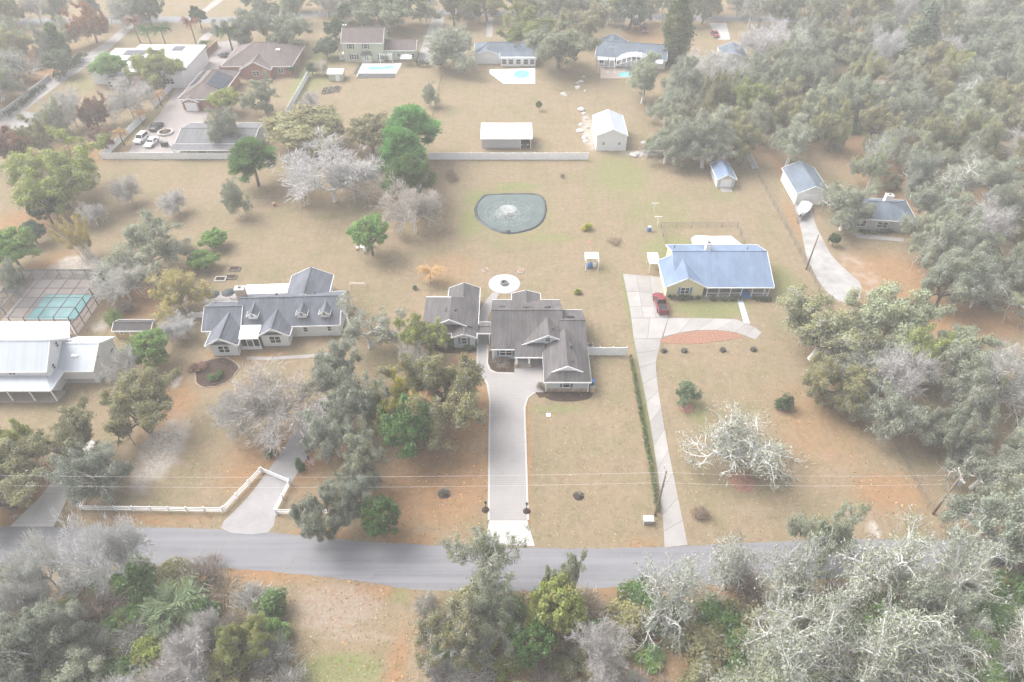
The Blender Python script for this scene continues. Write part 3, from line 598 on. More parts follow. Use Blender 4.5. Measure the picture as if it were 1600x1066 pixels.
# ------------------------------------------------------------------ what lies on the ground: loose leaves and tufts of dry grass
m, n, l, p = nodes_of('loose_leaf'); at = n.new('ShaderNodeAttribute'); at.attribute_name = 'tint'; l.new(at.outputs['Color'], p.inputs['Base Color']); p.inputs['Roughness'].default_value = .9; p.inputs['Specular IOR Level'].default_value = .1
def in_poly(px_, py_, poly):
    c = np.zeros(len(px_), bool); j = len(poly) - 1
    for i in range(len(poly)):
        xi, yi = poly[i][:2]; xj, yj = poly[j][:2]
        if yi != yj: c ^= ((yi > py_) != (yj > py_)) & (px_ < (xj - xi) * (py_ - yi) / (yj - yi) + xi)
        j = i
    return c
rg = np.random.default_rng(12)
def mask_at(x, y, lst):
    out = np.zeros(len(x))
    for px, py, rx, ry, s in lst:
        c = G(px, py); ax = rx * mper(px, py); ay = abs(G(px, py - ry)[1] - G(px, py + ry)[1]) / 2
        out = np.maximum(out, s * np.clip(1.35 - np.sqrt(((x - c[0]) / ax) ** 2 + ((y - c[1]) / ay) ** 2), 0, 1))
    return out
def scatter(name, label, count, pal, size, pick, tilt, lo=24, hi=250):
    y = lo + (hi - lo) * rg.random(count) ** 1.5; x = (rg.random(count) * 2 - 1) * (52 + y * .58)
    keep = pick(x, y)
    # clumps: thin out by a coarse random field
    gx = np.floor(x / 1.7).astype(int) % 97; gy = np.floor(y / 1.7).astype(int) % 89; fld = rg.random((97, 89)); keep &= rg.random(count) < (.25 + .9 * fld[gx, gy] ** 1.6)
    for q in PAVED: keep &= ~in_poly(x, y, q)
    x, y = x[keep], y[keep]; k = len(x); L = Leaves()
    d = rg.normal(size=(k, 3)); d[:, 2] *= tilt; d = nrm(d); nn = nrm(np.stack([rg.normal(size=k) * .4, rg.normal(size=k) * .4, np.ones(k)], 1)); b = nrm(np.cross(nn, d)); sz = size * (.5 + rg.random(k))[:, None]
    col = np.asarray(pal)[rg.integers(0, len(pal), k)] * (.75 + .5 * rg.random((k, 1)))
    L.rhombs(np.stack([x, y, np.full(k, .035) + tilt * .06], 1), d * sz, b * sz * (.6 if tilt < .3 else .3), col)
    return tag(link(name, L.mesh(name, 'loose_leaf')), label, 'ground cover', kind='stuff')
scatter('leaf_litter', 'loose orange brown oak leaves lying on the ground', 150000, [(.42, .20, .08), (.22, .105, .05), (.50, .30, .15), (.16, .08, .045), (.33, .15, .06)], .11, lambda x, y: rg.random(len(x)) < mask_at(x, y, LITTER) * 1.1, .08)
scatter('dry_grass', 'tufts of dry and green grass across the lawns', 210000, [(.40, .32, .22), (.15, .115, .065), (.32, .24, .15), (.12, .13, .05), (.46, .38, .28), (.16, .17, .06)], .12, lambda x, y: rg.random(len(x)) < .75 - .5 * mask_at(x, y, LITTER), .35)
scatter('green_grass', 'green grass growing in patches on the lawns', 110000, [(.13, .21, .05), (.20, .26, .08), (.10, .16, .04), (.26, .28, .11)], .12, lambda x, y: rg.random(len(x)) < mask_at(x, y, GREEN) * .9, .35)
# ------------------------------------------------------------------ trees and bushes seen one by one
TREES = [
 # on the lot
 ('oak', 692, 606, 84, 10.5, 'og', 'pale olive oak with grey trunk standing on the orange leaf litter beside the paver drive'),
 ('dense', 634, 672, 46, 9.5, 'gr', 'dark green bushy tree with yellow top at the lot edge near the paver drive'),
 ('oak', 622, 628, 40, 10, (.50, .43, .09), 'golden yellow tree rising behind the dark green bushy tree'),
 ('oak', 652, 520, 40, 8, 'yg', 'olive green oak leaning against the small guest house'),
 ('dense', 594, 815, 30, 7, 'gr', 'green leafy tree at the lot corner beside the asphalt road'),
 ('bare', 645, 322, 48, 10, 'bb', 'bare brownish tree with leaning grey trunk beside the pond lawn'),
 ('palm', 672, 424, 20, 3.0, 'tn', 'dead straw coloured palm on the lawn behind the guest house'),
 ('twiggy', 705, 273, 11, 2.2, 'ru', 'round rust brown bush beside the pond'),
 ('twiggy', 879, 275, 4.5, .8, 'rb', 'tiny brown bush on the bare lawn past the pond'),
 ('shrub', 917, 354, 8, 1.3, (.40, .40, .03), 'bright yellow green bush between pond and small white canopy'),
 ('shrub', 903, 455, 6, 1.0, (.38, .40, .04), 'bright yellow green bush on the lawn beside the main house back corner'),
 ('shrub', 700, 536, 9, 1.8, 'dg', 'dark green rounded bush beside the guest house front gable'),
 ('shrub', 732, 539, 9, .9, 'gr', 'low green foundation planting under the guest house window'),
 ('shrub', 648, 449, 4, .9, 'dg', 'small dark bush behind the guest house'),
 ('twiggy', 845, 602, 7, 1.4, 'rb', 'brown twiggy plant at the garage corner bed'),
 ('twiggy', 785, 565, 14, .7, 'rb', 'brown bedding plants under the double window of the main house'),
 # behind and left of the lot
 ('pine', 640, 196, 42, 13, 'pg', 'bright green pine farther from the pond, tallest of the three by the white fence'),
 ('pine', 628, 232, 36, 13, 'pg', 'bright green pine in the middle of the three by the white fence'),
 ('pine', 640, 272, 36, 11, 'gr', 'bright green pine closest to the pond by the white fence end'),
 ('pine', 391, 243, 36, 11, 'gr', 'green pine with bare trunk on the open lawn beside the white compound wall'),
 ('dense', 480, 207, 64, 9, 'og', 'wide olive green evergreen behind the large pale bare tree'),
 ('dense', 580, 216, 40, 9, 'og', 'olive evergreen between the wide evergreen and the bright green pines'),
 ('bare', 515, 270, 80, 11, 'bw', 'large pale silver bare tree on the open lawn'),
 ('dense', 578, 372, 30, 8, 'bg', 'light green tree over white garden furniture on the lawn'),
 ('sparse', 572, 508, 56, 8, 'lg', 'grey green oak against the far gable of the white dormer house'),
 ('bare', 640, 560, 26, 7, 'br', 'small grey bare tree beside the olive oak of the guest house'),
 ('mossy', 520, 575, 50, 10, 'gg', 'moss grey oak in the row along the lot, beside the dormer house walk'),
 ('mossy', 558, 618, 50, 11, 'gg', 'moss grey oak in the row along the lot, opposite the golden yellow tree'),
 ('mossy', 520, 668, 46, 10, 'gg', 'moss grey oak overhanging the worn asphalt drive'),
 ('oak', 565, 712, 44, 10, 'gg', 'grey green oak behind the small flag beside the worn asphalt drive'),
 ('oak', 498, 800, 54, 9, 'gg', 'dull green oak leaning over the road edge beside the white rail fence'),
 ('bare', 425, 625, 84, 10, 'bb', 'wide bare brownish tree in front of the white dormer house'),
 ('bare', 365, 640, 36, 8, 'br', 'pale bare tree beside the sandy patch of lawn'),
 ('bare', 198, 292, 26, 6, 'br', 'thin bare grey tree beside the big yellow green oak'),
 ('bare', 272, 312, 26, 5, 'br', 'small bare tree alone on the striped dry lawn'),
 ('bare', 143, 332, 20, 5, 'bw', 'small silver bare tree near the bamboo clump'),
 ('budding', 365, 305, 22, 8, 'lg', 'slender pale green tree on the lawn near the clipped hedge'),
 ('dense', 333, 375, 20, 3.6, 'bg', 'bright green hedge bush, one of two, farther from the white house'),
 ('dense', 318, 407, 22, 3.6, 'bg', 'bright green hedge bush, one of two, closer to the white house'),
 ('bamboo', 122, 370, 26, 9, 'ye', 'tall straw green bamboo clump standing on white sand'),
 ('dense', 72, 330, 22, 6, 'dg', 'dark green tree under the big yellow green oak'),
 ('dense', 50, 365, 18, 5, 'bl', 'dull green bush tree near the dark shed yard'),
 ('dense', 18, 395, 36, 8, 'bg', 'light green tree beside the orange leaf litter above the pool cage'),
 ('mossy', 8, 430, 24, 8, 'gg', 'grey tree close to the screened pool cage'),
 ('oak', 80, 272, 84, 13, 'yg', 'very large yellow green oak beside the white compound wall'),
 ('mossy', 222, 385, 64, 10, 'gg', 'grey moss hung oak on the sand behind the brown shed'),
 ('bare', 190, 440, 40, 7, 'br', 'bare grey tree behind the brown shed'),
 ('budding', 278, 452, 44, 8, 'ye', 'yellow leafed tree beside the white dormer house'),
 ('bare', 268, 514, 30, 4.5, 'bw', 'silver bare shrubby tree in front of the brown shed'),
 ('palm', 162, 440, 15, 4, 'dg', 'dark palm at the corner of the screened pool cage'),
 ('twiggy', 196, 478, 15, 2.2, 'rb', 'dead brown plants behind the brown shed'),
 ('shrub', 175, 495, 14, 2.6, 'bg', 'green vine bush at the end of the brown shed'),
 ('dense', 235, 548, 36, 6, 'bg', 'light green leafy tree beside the white metal roofed house'),
 ('bare', 196, 570, 32, 7, 'br', 'bare grey tree beside the metal roofed garage wing'),
 ('shrub', 338, 586, 12, 1.0, 'gr', 'low shrub in the round bed before the white dormer house'),
 ('shrub', 310, 572, 14, .9, 'rb', 'brown bedding shrub in the round bed before the dormer house'),
 ('shrub', 421, 706, 8, 1.6, 'gr', 'small green bush beside the worn asphalt drive'),
 ('cypress', 468, 726, 6, 2.5, 'gr', 'small green evergreen beside the flag pole'),
 ('mossy', 548, 762, 44, 9, 'gg', 'moss grey oak closest to the road in the row along the lot'),
 ('oak', 1345, 548, 58, 10, 'lg', 'pale oak in the middle of the oak group at the gravel drive foot'),
 # right neighbour
 ('silver', 1160, 685, 82, 10, 'gg', 'moss grey oak with mulch ring on the front lawn beside the long concrete drive'),
 ('budding', 1076, 612, 20, 4, 'gr', 'small young green tree in a red mulch ring beside the concrete drive'),
 ('shrub', 1228, 627, 16, 2.6, 'dg', 'small dark green young tree alone on the litter lawn'),
 ('twiggy', 1095, 800, 14, 1.6, 'ru', 'reddish twiggy bush beside the foot of the concrete drive'),
 ('twiggy', 961, 374, 12, 1.0, 'tn', 'pale dead bush beside the small white canopy shed'),
 ('mossy', 1288, 512, 82, 11, 'og', 'olive and grey oak over the foot of the gravel drive'),
 ('oak', 1388, 508, 70, 11, 'lg', 'pale olive oak at the litter clearing beside the gravel drive'),
 ('oak', 1298, 590, 56, 9, 'og', 'yellowish oak with spreading limbs above the litter lawn'),
 ('bare', 1360, 585, 42, 8, 'br', 'grey bare tree at the wire fence of the litter lawn'),
 ('mossy', 1120, 200, 44, 13, 'lg', 'tall pale mossy oak with slim trunk beside the white van'),
 ('mossy', 1330, 318, 48, 10, 'lg', 'mossy oak hanging over the dark roofed garage with the boat'),
 ('dense', 1303, 376, 9, 2.5, 'dg', 'dark rounded bush beside the garage drive'),
 ('columnar', 1058, 45, 24, 19, (.12, .16, .06), 'very tall columnar evergreen beside the dark roofed house'),
 ('columnar', 1440, 62, 24, 18, 'bl', 'very tall dark evergreen spire in the wood'),
 ('bare', 1390, 72, 28, 13, 'bw', 'dead silver tree with bare forked limbs in the wood'),
 ('dense', 842, 166, 5, 2.4, 'gr', 'small green sapling alone on the dry lawn near the metal barn'),
 # far houses
 ('budding', 705, 70, 44, 11, 'lg', 'rounded pale green tree between the two far pool houses'),
 ('oak', 600, 14, 52, 12, 'gg', 'large grey oak behind the green two storey house'),
 ('dense', 545, 22, 18, 6, 'dg', 'evergreen in the dark hedge row beside the green house, at its road end'),
 ('dense', 523, 48, 18, 6, 'dg', 'evergreen in the middle of the dark hedge row beside the green house'),
 ('dense', 510, 76, 19, 6, 'bl', 'evergreen in the dark hedge row beside the green house, closest to its porch'),
 ('dense', 487, 108, 10, 3.5, 'dg', 'dark green bush at the corner of the raised garden beds'),
 ('bare', 503, 103, 14, 4, 'bb', 'reddish bare bush beside the garden shed'),
 ('bare', 486, 155, 22, 4, 'bb', 'thin pinkish bare tree on the lawn behind the raised beds'),
 ('budding', 672, 145, 14, 6, 'lg', 'slim pale green tree at the fence line of the two far lawns'),
 ('oak', 828, 38, 46, 11, 'yg', 'yellow green oak behind the grey roofed pool house'),
 ('oak', 875, 68, 58, 12, 'gg', 'grey green oak between the grey roofed and dark roofed houses'),
 ('oak', 925, 28, 46, 12, 'og', 'olive oak beside the far road behind the dark roofed house'),
 ('oak', 985, 12, 34, 11, 'bl', 'dark oak with several trunks beside the far road'),
 ('bare', 1110, 100, 46, 8, 'br', 'silver grey bare tree beside the small dark roofed cottage'),
 ('bare', 1200, 62, 44, 12, 'bw', 'pale silver bare tree beyond the small dark roofed cottage'),
 ('oak', 440, 38, 46, 11, 'gg', 'grey green oak behind the brown hip roofed house'),
 ('oak', 380, 36, 40, 11, 'gg', 'grey oak beside the palm row at the far drive'),
 ('oak', 138, 32, 30, 11, 'ru', 'rust orange leafed tree beside the far road'),
 ('cypress', 88, 68, 15, 11, 'gr', 'green pointed evergreen beside the compound hedge'),
 ('dense', 93, 100, 20, 7, 'bl', 'rounded dark evergreen below the pointed evergreen'),
 ('palm', 207, 32, 12, 8, 'rb', 'brown topped palm in the far row, beside the gated drive'),
 ('palm', 228, 46, 13, 8, 'gr', 'green palm in the far row, second from the gated drive'),
 ('palm', 250, 44, 14, 8, 'gr', 'green palm in the far row, third from the gated drive'),
 ('palm', 296, 34, 13, 8, 'rb', 'dark brown palm beside the round dark tree on the far lawn'),
 ('dense', 310, 28, 12, 7, 'dg', 'round dark tree on the far lawn beside the brown palm'),
 ('palm', 355, 48, 17, 7, 'gr', 'broad green palm at the paved court entrance'),
 ('palm', 320, 66, 9, 4, 'gr', 'small palm beside the flat roofed white house'),
 ('dense', 170, 108, 28, 7, 'bg', 'light green tree in front of the flat roofed white house'),
 ('oak', 245, 108, 40, 9, 'yg', 'olive yellow tree in front of the flat roofed white house'),
 ('bare', 196, 150, 40, 9, 'br', 'grey bare tree on the lawn inside the compound wall'),
 ('twiggy', 228, 130, 20, 4, 'ru', 'rust bush tree beside the compound wall'),
 ('palm', 246, 146, 13, 4, 'tn', 'straw coloured dead palm by the compound wall, farther from the parked cars'),
 ('palm', 216, 176, 12, 4, 'tn', 'straw coloured dead palm by the compound wall, closer to the parked cars'),
 ('palm', 186, 207, 13, 4, 'tn', 'straw coloured dead palm near the compound wall corner'),
 ('oak', 143, 172, 26, 8, 'rb', 'reddish brown tree on the lawn inside the compound wall, beside the bare tree'),
 ('oak', 157, 214, 22, 7, 'rb', 'reddish brown tree close to the compound wall corner'),
 ('bare', 105, 165, 36, 9, 'br', 'grey bare tree beside the pale court of the walled house'),
 ('mossy', 72, 182, 32, 9, 'gg', 'grey tree over the pale court of the walled house'),
 ('oak', 55, 210, 32, 9, 'og', 'olive and rust tree between the pale court and the huge yellow green oak'),
 ('oak', 14, 225, 32, 9, 'rb', 'rusty oak beside the huge yellow green oak'),
 ('twiggy', 60, 96, 18, 3, 'ru', 'rust bush by the pale hedge wall, farther along the drive'),
 ('twiggy', 26, 125, 22, 3, 'ru', 'rust bush by the pale hedge wall, at its far end'),
 ('dense', 352, 160, 24, 6, 'yg', 'yellow green tree beside the brick garage with solar panels'),
 ('budding', 345, 195, 32, 9, 'gg', 'thin grey green tree over the low grey house'),
 ('oak', 408, 145, 34, 9, 'gg', 'grey tree behind the brown hip roofed house and beside the white fence'),
 ('twiggy', 419, 190, 9, 3, 'ru', 'rust coloured bush at the foot of the white fence'),
 ('dense', 457, 110, 8, 3, 'gr', 'round green bush at the gable of the brown hip roofed house'),
 ('twiggy', 374, 106, 14, 4, 'ru', 'rust small tree beside the brick garage solar panels'),
 ('shrub', 448, 35, 1, 1, 'gr', None),
 # over the near road
 ('sparse', 748, 872, 60, 12, 'lg', 'tall grey mossy oak across the road from the driveway apron'),
 ('mossy', 700, 985, 58, 12, 'og', 'olive grey mossy oak beside the green mown strip across the road'),
 ('mossy', 770, 960, 50, 12, 'gg', 'grey mossy oak behind the one facing the driveway apron'),
 ('dense', 870, 960, 42, 9, 'yg', 'yellow green tree with feathery crown across the road'),
 ('dense', 835, 1010, 34, 7, 'gr', 'green bushy tree under the feathery yellow green tree'),
 ('oak', 888, 900, 34, 9, 'lg', 'pale green tree beside the road behind the feathery yellow green tree'),
 ('silver', 1055, 915, 62, 14, 'gg', 'very tall silver mossy oak with white limbs overhanging the road edge'),
 ('silver', 1150, 870, 50, 12, 'gg', 'thin bent mossy tree with slanting trunk over the road'),
 ('bare', 935, 1020, 48, 10, 'br', 'grey twiggy bare tree deep in the brush across the road'),
 ('mossy', 1300, 830, 52, 11, 'lg', 'mossy oak reaching over the road beside the wire fence corner'),
 ('silver', 1250, 880, 52, 13, 'gg', 'open mossy oak with white limbs spreading over the road'),
 ('silver', 1400, 885, 78, 14, 'gg', 'largest mossy oak spreading over the road opposite the utility pole'),
 ('silver', 1520, 880, 60, 12, 'gg', 'open limbed mossy oak at the road past the utility pole'),
 ('silver', 1310, 970, 76, 14, 'gg', 'silver mossy oak in the thick wood across the road, second row from the road'),
 ('silver', 1400, 1010, 80, 14, 'gg', 'silver limbed oak in the thick wood across the road beside the green bushes'),
 ('silver', 1240, 1040, 66, 13, 'gg', 'silver mossy oak deepest in the thick wood across the road'),
 ('mossy', 1470, 960, 56, 13, 'gg', 'mossy oak between the silver oaks and the green bushes across the road'),
 ('bare', 165, 860, 54, 13, 'bw', 'silver bare tree reaching over the road by the pale concrete drive'),
 ('bare', 55, 880, 40, 10, 'bw', 'thin silver bare tree leaning over the road'),
 ('bare', 15, 930, 46, 10, 'br', 'grey bare tree in the brush across from the pale concrete drive'),
 ('mossy', 40, 1010, 62, 11, 'gg', 'grey mossy oak deep in the brush across the road'),
 ('mossy', 90, 980, 46, 9, 'gg', 'grey mossy oak beside the green brush thicket'),
 ('palmetto', 270, 944, 44, 3.6, (.28, .36, .19), 'big pale green fan palm standing out of the brush'),
 ('bare', 290, 1030, 58, 8, 'br', 'grey bare tree in front of the big fan palm'),
 ('bare', 325, 975, 26, 7, 'br', 'thin grey bare tree beside the big fan palm'),
 ('oak', 372, 1000, 46, 7, 'yg', 'yellow green tree at the edge of the pale brush clearing'),
]
for k_, px, py, rp, h_, t_, lab in TREES:
    if lab: T(k_, px, py, rp, h_, t_, lab)
# ------------------------------------------------------------------ woods: spaced trees inside outlines
def inside(p, poly):
    x, y = p; c = False; j = len(poly) - 1
    for i in range(len(poly)):
        if (poly[i][1] > y) != (poly[j][1] > y) and x < (poly[j][0] - poly[i][0]) * (y - poly[i][1]) / (poly[j][1] - poly[i][1]) + poly[i][0]: c = not c
        j = i
    return c
KEEP = [GP(q) for q in ([(1235, 255), (1300, 255), (1345, 345), (1430, 340), (1440, 380), (1460, 460), (1440, 545), (1330, 500), (1290, 460), (1240, 350)], [(1430, 478), (1600, 505), (1600, 545), (1430, 520)],
        [(900, 165), (1060, 165), (1000, 260), (900, 260)], [(1095, 60), (1180, 60), (1185, 100), (1100, 100)], [(925, 50), (1060, 50), (1060, 130), (925, 130)], [(0, 160), (60, 150), (110, 180), (40, 210), (0, 210)],
        [(1330, 100), (1420, 100), (1400, 140), (1340, 140)], [(1480, 495), (1420, 480), (1500, 560), (1600, 560), (1600, 505)], [(1095, 28), (1150, 28), (1160, 66), (1110, 66)])]
KEEP.append([(49, 46), (61, 46), (61, 60), (49, 60)])
def wood(poly_px, spacing, mix, labels, group, seed, hz=7.0, rr=(4.2, 6.2), hh=(8.5, 12.5), tries=2600, near=.62):
    rg = random.Random(seed); poly = GP(poly_px, hz); xs_ = [p_[0] for p_ in poly]; ys_ = [p_[1] for p_ in poly]; got = []
    for _ in range(tries):
        p_ = (rg.uniform(min(xs_), max(xs_)), rg.uniform(min(ys_), max(ys_)))
        if not inside(p_, poly) or any(inside(p_, k) for k in KEEP): continue
        if any((p_[0] - a_) ** 2 + (p_[1] - b_) ** 2 < spacing ** 2 for a_, b_ in got): continue
        if any((p_[0] - a_) ** 2 + (p_[1] - b_) ** 2 < (c_ * near) ** 2 for a_, b_, c_ in PLACED): continue
        if 220 < p_[1] < 238 and hz > 3: continue
        got.append(p_)
        ks = [m_[0] for m_ in mix]; q = rg.choices(range(len(mix)), [m_[3] for m_ in mix])[0]; kind, tint = mix[q][0], mix[q][1]
        plant(kind, p_, rg.uniform(*rr), rg.uniform(*hh), tint, labels[mix[q][2]], None, group)
    return got
MIX = [('mossy', 'gg', 0, 5), ('mossy', 'lg', 0, 3), ('oak', 'gg', 1, 2.5), ('oak', 'og', 2, 2), ('oak', 'yg', 3, .9), ('bare', 'br', 4, 1.3), ('silver', 'gg', 0, 2.2)]
def lab5(where): return ['moss grey oak in ' + where, 'dull grey green oak in ' + where, 'olive leafed oak in ' + where, 'yellow green oak in ' + where, 'bare grey tree in ' + where]
wood([(1000, 110), (1095, 100), (1190, 100), (1250, 50), (1600, 50), (1650, 440), (1480, 440), (1440, 300), (1300, 250), (1230, 230), (1180, 240), (1060, 215), (1000, 200)], 7.6, MIX, lab5('the dense wood around the garage with the boat'), 'trees of the wood around the garage', 3)
wood([(1400, 300), (1480, 300), (1650, 430), (1650, 520), (1540, 500), (1480, 440), (1420, 390)], 7.2, MIX, lab5('the wood beside the house with the curved walk'), 'trees of the wood beside the curved walk', 4)
wood([(1400, 600), (1430, 540), (1500, 550), (1650, 530), (1650, 850), (1545, 815), (1500, 765), (1470, 715), (1430, 680)], 6.2, MIX, lab5('the wood behind the utility pole and wire fence'), 'trees of the wood behind the wire fence', 5, tries=3000)
wood([(0, 0), (250, -5), (240, 10), (150, 14), (110, 40), (70, 75), (20, 100), (-40, 140), (-40, 0)], 8.0, MIX, lab5('the far wood beside the gated drive'), 'trees of the far wood', 6)
wood([(400, -20), (1700, -20), (1700, 8), (1200, 6), (400, 6)], 8.5, MIX, lab5('the wood beyond the far road'), 'trees beyond the far road', 7)
wood([(1220, 0), (1620, 0), (1620, 60), (1250, 60)], 8.5, MIX, lab5('the wood where the far road ends'), 'trees at the end of the far road', 8)
wood([(-20, 655), (60, 645), (120, 650), (170, 625), (215, 605), (235, 620), (195, 690), (150, 720), (120, 770), (60, 700), (-20, 790)], 6.6, [('oak', 'og', 2, 3), ('mossy', 'gg', 0, 2), ('oak', 'gg', 1, 3), ('oak', 'yg', 3, 1)], lab5('the grove before the white metal roofed house'), 'trees of the grove before the metal roofed house', 9, rr=(4.4, 6.0), hh=(7.5, 10))
wood([(1180, 960), (1620, 930), (1640, 1110), (1180, 1110)], 10.5, [('mossy', 'gg', 0, 1), ('silver', 'gg', 0, 4)], lab5('the thick silver wood across the road'), 'trees of the silver wood across the road', 10, hh=(9, 12))
wood([(-40, 1000), (200, 1010), (200, 1110), (-40, 1110)], 7.5, [('mossy', 'gg', 0, 3), ('bare', 'br', 4, 1)], lab5('the brush corner across the road'), 'trees of the brush corner', 12, hh=(7, 10))
SH = [('shrub', 'gr', 0, 2), ('shrub', 'yg', 1, 1.5), ('shrub', 'bg', 1, 1.2), ('twiggy', 'br', 2, 2), ('twiggy', 'rb', 3, 1.6), ('twiggy', 'tn', 3, .7), ('shrub', 'og', 0, 2)]
def lab4(where): return ['dull green shrub in ' + where, 'yellow green shrub in ' + where, 'grey twiggy shrub in ' + where, 'brown twiggy shrub in ' + where]
PLACED_T = PLACED[:]; PLACED.clear()
wood([(-20, 905), (150, 900), (330, 900), (420, 915), (435, 960), (450, 1010), (470, 1090), (-20, 1090)], 2.7, SH, lab4('the thicket across from the white rail fence'), 'shrubs of the thicket across from the rail fence', 21, 1.0, (1.4, 2.9), (1.4, 3.4), 2600)
wood([(665, 950), (800, 940), (960, 930), (1140, 925), (1400, 915), (1620, 900), (1620, 1090), (650, 1090)], 3.0, SH, lab4('the brush across the road from the lot'), 'shrubs of the brush across from the lot', 22, 1.0, (1.4, 3.0), (1.2, 3.2), 2600)
wood([(1500, 930), (1620, 920), (1620, 1090), (1540, 1090)], 3.0, [('shrub', 'bg', 1, 2), ('shrub', 'gr', 0, 2), ('twiggy', 'bb', 3, 1)], lab4('the green thicket past the silver wood'), 'shrubs of the green thicket', 23, 1.0, (1.8, 3.4), (1.8, 3.6), 900)
wood([(1010, 205), (1060, 205), (1070, 235), (1010, 235)], 3.2, SH, lab4('the tangle beside the white metal barn'), 'shrubs beside the metal barn', 24, 1.0, (1.4, 2.4), (1.4, 2.8), 300)
wood([(1240, 60), (1600, 60), (1600, 440), (1500, 430), (1450, 330), (1330, 240), (1200, 200), (1100, 150)], 7.5, [('shrub', 'gr', 0, 2), ('shrub', 'og', 0, 3), ('twiggy', 'br', 2, 1)], lab4('the understorey of the dense wood'), 'understorey shrubs of the dense wood', 25, 1.0, (2.0, 3.4), (1.8, 3.2), 900)
PLACED += PLACED_T
